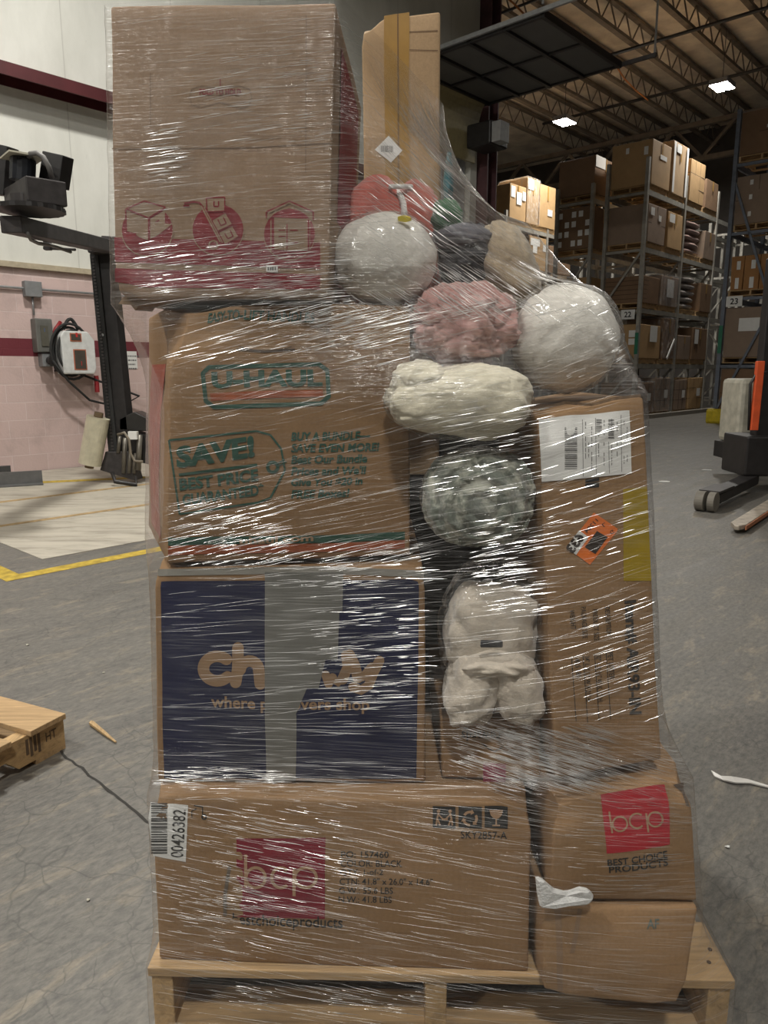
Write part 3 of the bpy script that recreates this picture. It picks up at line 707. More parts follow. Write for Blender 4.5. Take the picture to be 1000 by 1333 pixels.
A(17.1 + .3, 18.6, LEV[0], .80, CARD_TAN, 'tan carton with four white labels on the lowest shelf of rack 22', 'pallet under the carton with four white labels', papers=(('e', .03, .25, .70, .92), ('e', .28, .62, .48, .74), ('e', .72, .93, .62, .82), ('e', .72, .93, .40, .58), ('f', .45, .8, .5, .98)))
A(18.75, 19.5, LEV[0], 1.0, CARD_DARK, 'tall brown carton beside the leaning white strip on lowest shelf', 'pallet under the tall brown lowest shelf carton', wrap=True)
A(19.75, 20.6, LEV[0], .62, CARD_GREY, 'low dull carton on the lowest shelf, second bay', 'pallet under the low dull carton in second bay')
A(20.75, 21.8, LEV[0], .85, CARD_DARK, 'brown carton with white sheet on the lowest shelf near slate post', 'pallet under the brown carton near slate post', papers=(('f', .1, .35, .5, .95),))
for i, (a, b2, h, mt) in enumerate(((17.5, 18.4, .75, CARD_DARK), (18.55, 19.45, .85, CARD_GREY), (19.8, 20.6, .8, CARD_GREY), (20.75, 21.75, .85, CARD_TAN))):
    A(a, b2, 0.0, h, mt, ('dark carton stack on the floor at the end of rack 22', 'dull carton stack on the floor, right half of first bay', 'dull carton stack on the floor, left half of second bay', 'tan carton stack on the floor, right half of second bay')[i],
      ('pallet on the floor at the end of rack 22', 'pallet on the floor, right half of first bay', 'pallet on the floor, left half of second bay', 'pallet on the floor, right half of second bay')[i], rows=(3, 3), papers=(('f', .55, .8, .4, .65),), wrap=(i < 2))
tag(MB().bar(W(18.9, AV1 + .12, LEV[0] + .14), W(19.35, AV1 + .10, LEV[0] + .62), .02, .06).build('white_strip', WHITE), 'white strip leaning on the lowest shelf of rack 22', 'strip')
# wrapped sacks
SACK = plain('pink_grey_sack', (.33, .25, .23), .6, var=.2)
def sacks(U0, U1, z, n, label, plabel, mat):
    rpallet((U0 + U1) / 2, -8.22, z, plabel)
    for i in range(n):
        m = MB(); nu, nv = 14, 12
        zz = z + P_ + i * .17 + .085; uc = (U0 + U1) / 2 + random.uniform(-.03, .03); vc = -8.2
        for a in range(nu + 1):
            for b2 in range(nv):
                th = math.pi * a / nu; ph = 2 * math.pi * b2 / nv
                sx = lambda q, e: math.copysign(abs(q) ** e, q)
                p = Vector(((U1 - U0) / 2 * sx(math.cos(th), .5), .46 * sx(math.sin(th), .6) * sx(math.cos(ph), .6), .085 * sx(math.sin(th), .6) * sx(math.sin(ph), .8)))
                k = 1 + .08 * noise.noise(p * 6 + Vector((i * 3, U0, 0)))
                m.v.append(W(uc + p.x * k, vc + p.y * k, zz + p.z))
        for a in range(nu):
            for b2 in range(nv): m.f.append((a * nv + b2, a * nv + (b2 + 1) % nv, (a + 1) * nv + (b2 + 1) % nv, (a + 1) * nv + b2))
        tag(m.build('wrapped_sack', mat, smooth=True), label % ('lowest', 'second lowest', 'middle', 'second highest', 'topmost')[i if n == 5 else (i if i < n - 1 else 4)], 'sack', 'wrapped sacks on rack 22')
sacks(19.75, 21.0, LEV[2], 5, '%s pinkish plastic wrapped sack of the stack on second highest shelf', 'pallet under the pinkish wrapped sacks', plain('pink_sack', (.36, .26, .23), .35, var=.2))
sacks(19.75, 20.9, LEV[1], 5, '%s grey plastic wrapped sack of the stack above sign height', 'pallet under the grey wrapped sacks', plain('grey_sack', (.33, .30, .28), .3, var=.25))
A(21.05, 21.85, LEV[2], .7, CARD_GREY, 'grey brown carton behind the slate post on second highest shelf', 'pallet under the grey brown carton behind slate post')
A(21.05, 21.85, LEV[1], .75, CARD_DARK, 'brown carton behind the slate post at sign height', 'pallet under the brown carton at sign height')
# row B: ends seen between posts
B0 = dict(va=-10.1, vb=-9.1)
A(17.4, 18.5, LEV[3], .86, CARD_DARK, 'big dark brown carton on the top shelf of the back rack', 'pallet under the big dark brown carton', **B0, papers=(('f', .0, .45, .70, 1.0),))
A(17.4, 18.5, LEV[2], .98, CARD_DARK, 'carton covered in white and yellow labels on the back rack', 'pallet under the label covered carton', **B0, papers=[('e', .05 + .19 * (k % 5), .17 + .19 * (k % 5), .08 + .23 * (k // 5), .22 + .23 * (k // 5)) for k in range(20) if k % 3 != 1])
A(17.4, 18.5, LEV[1], .70, CARD_TAN, 'plain tan carton on the shelf below the label covered carton', 'pallet under the plain tan back rack carton', **B0)
A(17.4, 18.5, LEV[0], .85, CARD_DARK, 'dark carton on the lowest shelf of the back rack', 'pallet under the dark lowest back rack carton', **B0)
# row C
C0 = dict(va=-13.3, vb=-12.3)
A(18.6, 19.45, LEV[3], .95, CARD_TAN, 'tan carton with paper sheets on the leftmost rack top shelf', 'pallet under the leftmost tan carton', **C0, papers=(('f', .05, .3, .62, .93), ('f', .4, .7, .45, .8), ('f', .75, .95, .6, .85)))
A(19.5, 20.15, LEV[3], 1.25, CARD_LIGHT, 'pale carton wrapped in clear film on the leftmost rack top shelf', 'pallet under the pale film wrapped carton', **C0, wrap=True, papers=(('f', .05, .5, .75, .97),))
A(20.2, 21.1, LEV[3], 1.2, CARD_TAN, 'tall tan carton at the right end of leftmost rack top shelf', 'pallet under the tall right end carton', **C0, papers=(('f', .5, .8, .3, .45),))
A(21.2, 22.2, LEV[3], .55, CARD_LIGHT, 'low pale carton furthest along the leftmost rack top shelf', 'pallet under the low pale far carton', **C0)
A(19.7, 20.65, LEV[2], .95, CARD_TAN, 'tan carton with two white sheets under the leftmost top shelf', 'pallet under the carton with two white sheets', **C0, papers=(('f', .05, .6, .72, .93), ('f', .2, .45, .5, .72), ('f', .8, .97, .6, .8)))
A(20.9, 22.2, LEV[2], .8, CARD_DARK, 'dark carton right of the two sheet carton on leftmost rack', 'pallet under the dark carton of leftmost rack', **C0)
A(20.4, 21.4, LEV[1], .8, CARD_TAN, 'tan carton on the second lowest shelf of the leftmost rack', 'pallet under the low tan carton of leftmost rack', **C0, papers=(('f', .1, .3, .6, .9),))
# row D
D0 = dict(va=-5.9, vb=-4.95)
A(17.65, 18.7, LEVD[3], .86, CARD_DARK, 'brown carton stack on the top shelf of the slate grey rack', 'pallet under the top stack of slate grey rack', **D0, rows=(2, 3), papers=(('e', .55, .62, .55, .62),))
A(17.65, 18.7, LEVD[2], .98, CARD_GREY, 'dull carton stack with small stickers on the slate grey rack', 'pallet under the dull stack of slate grey rack', **D0, rows=(2, 2), papers=(('e', .3, .37, .8, .9), ('e', .3, .37, .5, .6), ('e', .3, .37, .15, .25)))
rpallet(18.2, -5.42, LEVD[1], 'pallet under three orange brown cartons above sign 23')
for i, (a, b2, lab) in enumerate(((-5.86, -5.6, 'left orange brown carton with white label above sign 23'), (-5.58, -5.28, 'middle orange brown carton with white label above sign 23'), (-5.26, -4.96, 'right orange brown carton with white label above sign 23'))):
    rack_carton(lab, 17.7, 18.5, a, b2, LEVD[1] + P_, .72, cardboard('orange_brown_cardboard', (.36, .185, .075)), papers=(('e', .4, .7, .04, .36), ('e', .45, .75, .6, .85)), tape=False)
A(17.65, 18.75, LEVD[0], 1.08, CARD_GREY, 'large carton with one white label under sign 23', 'pallet under the large carton below sign 23', **D0, papers=(('e', .32, .78, .52, .78),))
A(17.65, 18.75, 0.0, 1.08, CARD_DARK, 'large double carton on the floor of the slate grey rack', 'pallet on the floor under the double carton', **D0, rows=(2, 1))

# ------------------------------------------------------------------ stacker at right
st = thing('pallet_stacker', 'black walkie stacker with cream cover and orange mast bar', 'forklift', Vector((3.6, 7.0, 0)))
CREAM = plain('scuffed_cream', (.42, .40, .33), .6, var=.22, scale=9)
Yc = 8.2
def zY(px, py, Y): return atY(px, py, Y)
a = zY(957, 600, Yc); b2 = zY(1040, 493, Yc)
MB().box(a.x, b2.x, Yc, Yc + .5, zY(957, 578, Yc).z, b2.z).build('battery_cover', CREAM, st, bevel=.05)
MB().box(a.x - .02, b2.x, Yc - .02, Yc + .52, max(.12, a.z), zY(957, 578, Yc).z - .002).build('battery_tray', BLACKM, st, bevel=.01)
Ym = 7.0
p0 = zY(974, 560, Ym)
MB().box(p0.x, p0.x + .9, Ym, Ym + .5, .18, zY(974, 568, Ym).z).build('chassis', BLACKM, st, bevel=.02)
a = zY(990, 400, Ym + .1); MB().box(zY(988, 520, Ym + .1).x, zY(988, 520, Ym + .1).x + .16, Ym + .1, Ym + .22, .2, 2.2).build('mast_rail', BLACKM, st, bevel=.01)
MB().box(zY(988, 520, Ym + .1).x + .55, zY(988, 520, Ym + .1).x + .71, Ym + .1, Ym + .22, .2, 2.2).build('mast_rail', BLACKM, st, bevel=.01)
MB().bar(zY(981, 560, Ym - .03), zY(990, 470, Ym - .03), .05, .07).build('orange_bar', plain('safety_orange', (.62, .09, .025), .5), st, bevel=.006)
MB().tube([zY(975, 560, Ym - .02), zY(977, 500, Ym - .02), zY(984, 488, Ym - .02), zY(1010, 482, Ym - .02)], .014, 8).build('guard_rail', BLACKM, st, smooth=True)
# outrigger with wheel
wa = atZ(929, 667); arm0 = Vector((wa.x + .02, wa.y + .12, .10)); arm1 = Vector((p0.x + .12, Ym + .1, .14))
dd_ = (arm1 - arm0).normalized(); sd = Vector((dd_.y, -dd_.x, 0))
MB().bar(arm0 + dd_ * .02, arm1, .15, .09).build('outrigger', BLACKM, st, bevel=.01)
MB().bar(arm0 + Vector((0, 0, .065)) - dd_ * .05, arm0 + dd_ * .35 + Vector((0, 0, .055)), .17, .02).build('wheel_cover', DARKM, st)
WH = plain('worn_wheel', (.17, .155, .13), .7)
for s, l in ((-.045, .07), (.05, .055)):
    c = arm0 + sd * s - dd_ * .09; c.z = .085
    MB().tube([c - sd * l / 2, c + sd * l / 2], .085, 24).build('wheel', WH, st)
MB().bar(arm1 + Vector((0, -.05, .1)), arm1 + Vector((.0, .05, .3)), .2, .12).build('gusset', BLACKM, st, bevel=.02)
f0 = atZ(956, 690, .03); f1 = atZ(1010, 655, .03); f1 = f0 + (f1 - f0) * 1.4
d = (f1 - f0).normalized(); s_ = Vector((d.y, -d.x, 0))
MB().prism([f0 + s_ * .03, f0 - s_ * .0, f0 + d * .12 - s_ * .055, f1 - s_ * .055, f1 + s_ * .06, f0 + d * .10 + s_ * .06], Vector((0, 0, .035))).build('fork', plain('scraped_fork', (.38, .33, .27), .45, .3, var=.4, scale=12), st, bevel=.006)
MB().prism([f0 + d * .05 + s_ * .07, f0 + d * .05 + s_ * .062, f1 + s_ * .062, f1 + s_ * .07], Vector((0, 0, .03))).build('fork_edge', plain('rusty_orange', (.33, .12, .05), .6), st)

# small floor litter
def litter(px, py, r, label, mat, n=7, nm='paper_scrap'):
    c = atZ(px, py, .001); m = MB(); pts = [c + Vector((r * math.cos(k / n * 6.283) * random.uniform(.7, 1.2) * 1.4, r * math.sin(k / n * 6.283) * random.uniform(.7, 1.2), random.uniform(0, .003))) for k in range(n)]
    m.prism(pts, Vector((0, 0, .002))); tag(m.build(nm, mat), label, 'litter')
litter(865, 627, .05, 'white scrap on the floor right of the tall carton', WHITE)
litter(921, 612, .045, 'white scrap on the floor left of the stacker', WHITE)
litter(947, 1103, 0.0045, 'small white crumb on the floor right of the pallet load', WHITE)
litter(36, 840, 0.0054, 'small cream crumb on the floor in front of the yellow line', CREAM)
litter(135, 876, 0.0036, 'tiny cream crumb on the floor left of the navy carton', CREAM)
litter(115, 1172, 0.0036, 'tiny cream crumb on the cracked floor at lower left', CREAM)
sp_ = MB(); a = atZ(119, 941, .008); b2 = atZ(151, 966, .006); sp_.tube([a, a.lerp(b2, .5), b2], [.009, .007, .003], 6)
tag(sp_.build('wood_splinter', wood('splinter_wood', (.48, .33, .17), 1)), 'long wood splinter lying on the grey floor', 'splinter')
m = MB(); pts = [atZ(928, 1008, .004), atZ(940, 1014, .006), atZ(955, 1016, .010), atZ(975, 1018, .006), atZ(1004, 1026, .004)]
ws = [.012, .008, .012, .007, .004]
for i in range(4):
    p, q = pts[i], pts[i + 1]; n_ = Vector((0, 1, .2)); m.hexa([p - n_ * ws[i], q - n_ * ws[i + 1], q + n_ * ws[i + 1], p + n_ * ws[i]] + [v + Vector((0, 0, .004)) for v in (p - n_ * ws[i], q - n_ * ws[i + 1], q + n_ * ws[i + 1], p + n_ * ws[i])])
tag(m.build('film_scrap', plain('milky_plastic', (.62, .6, .57), .4)), 'twisted strip of milky plastic on the floor at right', 'litter')

# ------------------------------------------------------------------ pallet at the left edge
pc = Vector((-1.012, 2.16, 0)); sdir = Vector((-.42, -.9, 0)).normalized(); bdir = Vector((-.9, .42, 0)).normalized()
def PF(a, b, z): return pc + sdir * a + bdir * b + Vector((0, 0, z))
lp = thing('wooden_pallet', 'weathered wooden pallet lying at the left edge of the picture', 'pallet', PF(.6, .5, 0))
for k, b in enumerate((0, .47, .97)):
    m = MB()
    zt_ = .125
    poly = [(0, .016), (.17, .016), (.21, .055), (.36, .055), (.40, .016), (.78, .016), (.82, .055), (1.0, .055), (1.03, .016), (1.2, .016), (1.2, .107), (0, .107)]
    m.prism([PF(a, b, z) for a, z in poly], bdir * .045); m.build('stringer', WOODY, lp)
for k, a in enumerate((.005, .20, .37, .55, .73, .90, 1.07)):
    MB().box(a, a + (.13 if k == 0 else .11), -.02, 1.04, .107, .125, PF).build('deck_board', WOODX, lp, bevel=.002)
for a in (.0, .55, 1.08): MB().box(a, a + .11, 0, 1.02, 0, .016, PF).build('bottom_board', WOODX, lp)
def stamp(txt, a0, a1, z0, z1, nm='heat_stamp'):
    vs, fs, (x0, x1, y0, y1) = text_mesh(txt, .015)
    m = MB(); m.add([pc + sdir * (a1 + (a0 - a1) * ((v.x - x0) / (x1 - x0))) + Vector((0, 0, z0 + (z1 - z0) * (v.y - y0) / (y1 - y0))) - bdir * .001 for v in vs], fs); m.build(nm, plain('faded_stamp', (.12, .08, .05), .9), lp)
stamp('HT', .03, .07, .055, .085)
for k in range(4):
    MB().box(.09 + k * .014, .099 + k * .014, -.0012, -.0004, .035 + .01 * (k % 2), .095, PF).build('stamp_bar', plain('faded_stamp', (.12, .08, .05), .9), lp)

# ================================================================== the wrapped pallet load
def C(px, Y, z):
    d = Y * CP - (z - CAMH) * SP
    return Vector(((px - 500) / F * d, Y, z))
HULL = []      # what the stretch film is pulled over
# ---- pallet under the load
pf0 = Vector((-.415, 1.128, 0)); pe1 = Vector((.9996, -.028, 0)).normalized(); pe2 = Vector((.028, .9996, 0)).normalized()
def PM(a, b, z): return pf0 + pe1 * a + pe2 * b + Vector((0, 0, z))
mp = thing('wooden_pallet', 'wooden pallet carrying the tall film wrapped load of cartons', 'pallet', PM(.5, .6, 0))
PW = 1.02
for a in (.0, .488, PW - .038):
    MB().box(a, a + .038, .006, 1.2, .016, .124, PM).build('stringer', WOODY, mp, bevel=.002)
for k in range(7):
    b = .0 + k * .18; MB().box(-.004, PW + .004, b, b + (.14 if k in (0, 6) else .10), .124, .142, PM).build('deck_board', WOODX, mp, bevel=.002)
for b in (0, .53, 1.08): MB().box(0, PW, b, b + .10, 0, .016, PM).build('bottom_board', WOODX, mp, bevel=.002)
m = MB()
for k in range(7):
    for a in (.012, .026, PW - .026, PW - .012):
        p = PM(a, .04 + k * .18 + (.03 if a < .02 or a > PW - .02 else 0), .142); m.tube([p, p + Vector((0, 0, .0012))], .004, 8)
m.build('nail_head', plain('rusty_nail', (.10, .06, .04), .6, .3), mp)
HULL.append(('q', [PM(0, 0, 0), PM(PW, 0, 0), PM(PW, 1.2, 0), PM(0, 1.2, 0)], [PM(0, 0, .143), PM(PW, 0, .143), PM(PW, 1.2, .143), PM(0, 1.2, .143)]))

class Carton:
    def __init__(s, label, TL, TR, BR, BL, dl, dr, mat, bulge=.006, side=.004, top=.002, N=26, amp=.0022, dents=(), r=.005, seed=0, name='carton'):
        s.c = {(0, 0, 0): BL, (1, 0, 0): BR, (0, 1, 0): TL, (1, 1, 0): TR,
               (0, 0, 1): BL + dl, (1, 0, 1): BR + dr, (0, 1, 1): TL + dl, (1, 1, 1): TR + dr}
        s.nF = (BR - BL).cross(TL - BL).normalized()
        s.nL = (TL - BL).cross(dl).normalized() * 1.0
        if s.nL.x > 0: s.nL = -s.nL
        s.nR = (TR - BR).cross(dr).normalized()
        if s.nR.x < 0: s.nR = -s.nR
        s.b = (bulge, side, top); s.amp = amp; s.dents = dents; s.seed = Vector((seed * 7.3, seed * 3.1, 0))
        L = ((BR - BL).length, (TL - BL).length, dl.length); s.L = L
        t = thing(name, label, 'box', (BL + BR + dl * .5 + dr * .5) / 2 + (dl + dr) * 0); t.location = (BL + BR + BL + dl + BR + dr) / 4; t['_w'] = tuple(t.location)
        s.root = t
        def par(n, l):
            rr = r; a = [0, rr * .3, rr]; mid = [rr + (l - 2 * rr) * i / n for i in range(1, n)]; return a + mid + [l - rr, l - rr * .3, l]
        pa, pb, pc_ = par(N, L[0]), par(N, L[1]), par(max(6, N // 3), L[2])
        idx = {}; m = MB()
        def vert(i, j, k):
            key = (i, j, k)
            if key not in idx:
                q = [pa[i], pb[j], pc_[k]]; inn = [min(max(q[x], r), L[x] - r) for x in range(3)]
                d = [q[x] - inn[x] for x in range(3)]; ln = math.sqrt(sum(x * x for x in d))
                if ln > 1e-9: q = [inn[x] + d[x] / ln * r for x in range(3)]
                idx[key] = len(m.v); m.v.append(s.P(q[0] / L[0], q[1] / L[1], q[2] / L[2]))
            return idx[key]
        na, nb, nc = len(pa) - 1, len(pb) - 1, len(pc_) - 1
        for i in range(na):
            for j in range(nb):
                m.f.append((vert(i, j, 0), vert(i + 1, j, 0), vert(i + 1, j + 1, 0), vert(i, j + 1, 0)))
                m.f.append((vert(i, j, nc), vert(i, j + 1, nc), vert(i + 1, j + 1, nc), vert(i + 1, j, nc)))
        for j in range(nb):
            for k in range(nc):
                m.f.append((vert(0, j, k), vert(0, j + 1, k), vert(0, j + 1, k + 1), vert(0, j, k + 1)))
                m.f.append((vert(na, j, k), vert(na, j, k + 1), vert(na, j + 1, k + 1), vert(na, j + 1, k)))
        for i in range(na):
            for k in range(nc):
                m.f.append((vert(i, 0, k), vert(i, 0, k + 1), vert(i + 1, 0, k + 1), vert(i + 1, 0, k)))
                m.f.append((vert(i, nb, k), vert(i + 1, nb, k), vert(i + 1, nb, k + 1), vert(i, nb, k + 1)))
        s.body = m.build('body', mat, t, smooth=True)
        cc = s.c; e = lambda k: cc[k] + s.nF * (s.b[0] * .55 if k[2] == 0 else 0)
        HULL.append(('q', [e((0, 0, 0)), e((1, 0, 0)), cc[(1, 0, 1)], cc[(0, 0, 1)]], [e((0, 1, 0)), e((1, 1, 0)), cc[(1, 1, 1)], cc[(0, 1, 1)]]))
        g = lambda a, b: s.P(a, b, 0)
        for a in (.3, .5, .7):
            HULL.append(('q', [g(a, .1), g(a, .35), g(a, .65)], [g(a, .35), g(a, .65), g(a, .9)]))
    def P(s, a, b, c):
        cc = s.c; p = Vector((0, 0, 0))
        for (i, j, k), q in cc.items():
            w_ = (a if i else 1 - a) * (b if j else 1 - b) * (c if k else 1 - c)
            if w_: p = p + q * w_
        sa, sb, sc = math.sin(math.pi * min(max(a, 0), 1)), math.sin(math.pi * min(max(b, 0), 1)), math.sin(math.pi * min(max(c, 0), 1))
        q = p + s.nF * (s.b[0] * sa * sb * (1 - c)) + s.nL * (s.b[1] * sb * sc * (1 - a)) + s.nR * (s.b[1] * sb * sc * a) + Vector((0, 0, s.b[2] * sa * sc * b))
        if s.amp:
            nv = noise.noise_vector(p * 7 + s.seed) * s.amp; q = q + nv
        for ctr, rad, push in s.dents:
            d = (p - ctr).length / rad
            if d < 1: q = q + push * ((1 - d * d) ** 2)
        return q
    def ab(s, px, py):
        a, b = .5, .5
        for _ in range(6):
            x, y = proj(s.P(a, b, 0)); x1, y1 = proj(s.P(a + .01, b, 0)); x2, y2 = proj(s.P(a, b + .01, 0))
            j11, j12, j21, j22 = (x1 - x) / .01, (x2 - x) / .01, (y1 - y) / .01, (y2 - y) / .01
            det = j11 * j22 - j12 * j21; ex, ey = px - x, py - y
            a += (ex * j22 - ey * j12) / det; b += (ey * j11 - ex * j21) / det
            if abs(ex) + abs(ey) < .01: break
        return a, b
    def at(s, a, b, off): return s.P(a, b, 0) + s.nF * off

class Print:       # printing, labels and tape lying on the front of a carton
    def __init__(s, ct): s.ct = ct; s.m = MB()
    def quad(s, pts, off=.0006, n=10, k=10):   # pts TL TR BR BL in photo pixels
        ab = [s.ct.ab(*p) for p in pts]; o = len(s.m.v)
        for j in range(k + 1):
            for i in range(n + 1):
                u, v = i / n, j / k
                a = (ab[0][0] * (1 - u) + ab[1][0] * u) * (1 - v) + (ab[3][0] * (1 - u) + ab[2][0] * u) * v
                b = (ab[0][1] * (1 - u) + ab[1][1] * u) * (1 - v) + (ab[3][1] * (1 - u) + ab[2][1] * u) * v
                s.m.v.append(s.ct.at(a, b, off))
        for j in range(k):
            for i in range(n): s.m.f.append((o + j * (n + 1) + i, o + (j + 1) * (n + 1) + i, o + (j + 1) * (n + 1) + i + 1, o + j * (n + 1) + i + 1))
        return s
    def poly(s, pts, off=.0009):
        ab = [s.ct.ab(*p) for p in pts]
        tri = geometry.tessellate_polygon([[Vector((p[0], p[1], 0)) for p in pts]])
        s.tris([tuple(ab[i] for i in t) for t in tri], off); return s
    def tris(s, ts, off, lim=.012):      # split until every side is short enough to lie on the bulging face
        st = list(ts); L = s.ct.L
        while st:
            t = st.pop(); best = 0; bi = 0
            for i in range(3):
                p, q = t[i], t[(i + 1) % 3]; l = math.hypot((p[0] - q[0]) * L[0], (p[1] - q[1]) * L[1])
                if l > best: best = l; bi = i
            if best > lim:
                p, q, r = t[bi], t[(bi + 1) % 3], t[(bi + 2) % 3]; m_ = ((p[0] + q[0]) / 2, (p[1] + q[1]) / 2)
                st.append((p, m_, r)); st.append((m_, q, r))
            else:
                o = len(s.m.v); s.m.v += [s.ct.at(a, b, off) for a, b in t]; s.m.f.append((o, o + 1, o + 2))
        return s
    def stroke(s, pts, wd, off=.0012, closed=False):
        P = [Vector(p) for p in pts]; n = len(P); L = []; R = []
        for i in range(n):
            if closed: d = (P[(i + 1) % n] - P[i - 1])
            else: d = P[min(i + 1, n - 1)] - P[max(i - 1, 0)]
            d.normalize(); nn = Vector((-d.y, d.x)) * wd / 2; L.append(P[i] + nn); R.append(P[i] - nn)
        o = len(s.m.v)
        for l, r in zip(L, R):
            s.m.v.append(s.ct.at(*s.ct.ab(*l), off)); s.m.v.append(s.ct.at(*s.ct.ab(*r), off))
        for i in range(n if closed else n - 1):
            j = (i + 1) % n; s.m.f.append((o + 2 * i, o + 2 * j, o + 2 * j + 1, o + 2 * i + 1))
        return s
    def line(s, pts, wd, off=.0012, closed=False):    # straight segments, square joints
        n = len(pts)
        for i in range(n if closed else n - 1):
            p, q = Vector(pts[i]), Vector(pts[(i + 1) % n]); k = max(1, int((q - p).length / 12))
            s.stroke([p.lerp(q, j / k) for j in range(k + 1)], wd, off)
        return s
    def ring(s, cx, cy, r, wd, off=.0012, n=36, a0=0, a1=360, ry=None):
        ry = ry or r; full = abs(a1 - a0) >= 360; k = n if full else n + 1
        pts = [(cx + r * math.cos(math.radians(a0 + (a1 - a0) * i / n)), cy + ry * math.sin(math.radians(a0 + (a1 - a0) * i / n))) for i in range(k)]
        return s.stroke(pts, wd, off, full)
    def disc(s, cx, cy, r, off=.0009, n=36, ry=None):
        ry = ry or r; return s.poly([(cx + r * math.cos(2 * math.pi * i / n), cy + ry * math.sin(2 * math.pi * i / n)) for i in range(n)], off)
    def text(s, txt, bl, br, h, bold=.02, off=.0012, shear=0.0, clip=None):
        # bl, br: ends of the baseline box in pixels, h: pixel vector from baseline to top
        vs, fs, (x0, x1, y0, y1) = text_mesh(txt, bold, shear)
        A0 = Vector(s.ct.ab(*bl)); A1 = Vector(s.ct.ab(*br)); A2 = Vector(s.ct.ab(bl[0] + h[0], bl[1] + h[1])); Q = []
        for v in vs:
            q = A0 + (A1 - A0) * ((v.x - x0) / (x1 - x0)) + (A2 - A0) * ((v.y - y0) / (y1 - y0)); Q.append((q.x, q.y))
        for f in fs:
            for i in range(1, len(f) - 1): s.tris([(Q[f[0]], Q[f[i]], Q[f[i + 1]])], off)
        return s
    def done(s, name, mat, label=None, parent=None):
        o = s.m.build(name, mat, parent or s.ct.root, fixn=False)
        if label: o['label'] = label
        return o
rj = random.Random(11)
def barcode(pr, x0, x1, y0, y1, n, off, horiz=False):
    t = 0
    ws_ = [rj.uniform(.4, 1.6) for _ in range(2 * n)]; tot = sum(ws_); acc = 0
    for i, w_ in enumerate(ws_):
        a, b = acc / tot, (acc + w_) / tot; acc += w_
        if i % 2: continue
        if horiz: pr.quad([(x0, y0 + (y1 - y0) * a), (x1, y0 + (y1 - y0) * a), (x1, y0 + (y1 - y0) * b), (x0, y0 + (y1 - y0) * b)], off, 1, 1)
        else: pr.quad([(x0 + (x1 - x0) * a, y0), (x0 + (x1 - x0) * b, y0), (x0 + (x1 - x0) * b, y1), (x0 + (x1 - x0) * a, y1)], off, 1, 1)
def dx(y): return Vector((0, y, 0))

# ---- A: long brown carton at the bottom left
b1TL, b1TR, b1BR, b1BL = C(197, 1.155, .462), C(692, 1.13, .462), C(688, 1.118, .1425), C(207, 1.146, .1425)
B1 = Carton('large brown carton with crimson bcp logo square on the pallet, bottom left', b1TL, b1TR, b1BR, b1BL, dx(.42), dx(.42), CARD, bulge=.006, seed=1,
            dents=[(b1TL, .05, Vector((.008, .008, -.010))), (b1TR, .06, Vector((-.006, .006, -.012)))] + [(C(296 + 2 * k, 1.15, .43 - .035 * k), .022, Vector((0, .005, 0))) for k in range(7)])
p = Print(B1); p.quad([(308, 1091), (424, 1090), (423, 1196), (307, 1193)]); sq = p.done('logo_square', CRIM, 'crimson square with thin bcp lettering')
p = Print(B1)
TANL = plain('logo_line', (.40, .25, .15), .8, var=.05)
p.line([(320, 1112), (320, 1155)], 4); p.ring(333, 1142, 12.5, 4, ry=13)
p.ring(366, 1142, 12, 4, a0=48, a1=312, ry=13)
p.line([(383, 1131), (383, 1166)], 4); p.ring(398, 1142, 14, 4, ry=13)
p.done('logo_letters', TANL)
p = Print(B1)
p.text('bestchoiceproducts', (303, 1206), (446, 1212), (0, -18), .012)
for i, t in enumerate(('PO: 157460', 'COLOR: BLACK', 'QTY: 1-of-2', 'CTN: 41.8" x 26.0" x 14.6"', 'G.W.: 55.6 LBS', 'N.W.: 41.8 LBS')):
    y = 1116 + i * 11.7; wd = (62, 80, 56, 121, 70, 69)[i]; x = 444 - i * .6
    p.text(t, (x, y), (x + wd, y + wd * .006), (0, -8.4), .008)
p.text('SKY2857-A', (600, 1091), (660, 1092), (0, -10), .006)
p.done('lettering', INK)
p = Print(B1)
for x0, x1 in ((563.5, 593), (597, 627.5), (631, 661)): p.quad([(x0, 1049), (x1, 1050), (x1, 1078.5), (x0, 1077)], n=3, k=3)
p.done('symbol_squares', INK)
p = Print(B1)
for c, sg in ((572, 1), (585, -1)):      # two people lifting
    p.disc(c - sg * 1, 1055.5, 2.3, .0012, 12); p.line([(c - sg * 1, 1058), (c - sg * 3, 1066), (c - sg * 4, 1074)], 2.2); p.line([(c - sg * 2, 1066), (c + sg * 1, 1074)], 2.0); p.line([(c - sg * 1, 1060), (c + sg * 5, 1066)], 1.8)
p.line([(575, 1066), (583, 1066)], 2.4)
for k in range(3):                       # recycling arrows
    a0 = -150 + 120 * k; p.ring(612, 1065, 8.5, 3.4, a0=a0, a1=a0 + 72, n=8)
    e = math.radians(a0 + 84); q = math.radians(a0 + 70)
    p.poly([(612 + 12.5 * math.cos(q), 1065 + 12.5 * math.sin(q)), (612 + 9 * math.cos(e + .22), 1065 + 9 * math.sin(e + .22)), (612 + 4.8 * math.cos(q), 1065 + 4.8 * math.sin(q))], .0012)
p.poly([(637, 1054), (655, 1054), (653, 1061), (649, 1065), (643, 1065), (639, 1061)], .0012); p.line([(646, 1064), (646, 1073)], 2); p.line([(641, 1074), (651, 1074)], 2)
p.done('handling_symbols', TANL)
p = Print(B1); p.quad([(196.5, 1044), (245, 1048), (242, 1122), (200, 1114)], n=8, k=6); lb = p.done('barcode_label', WHITE, 'white barcode sticker wrapped on the corner')
p = Print(B1); barcode(p, 197, 218, 1045, 1112, 24, .0012, True)
p.text('00426382', (239, 1116), (242.5, 1054), (-17, -1), .008); p.done('barcode_print', INK)
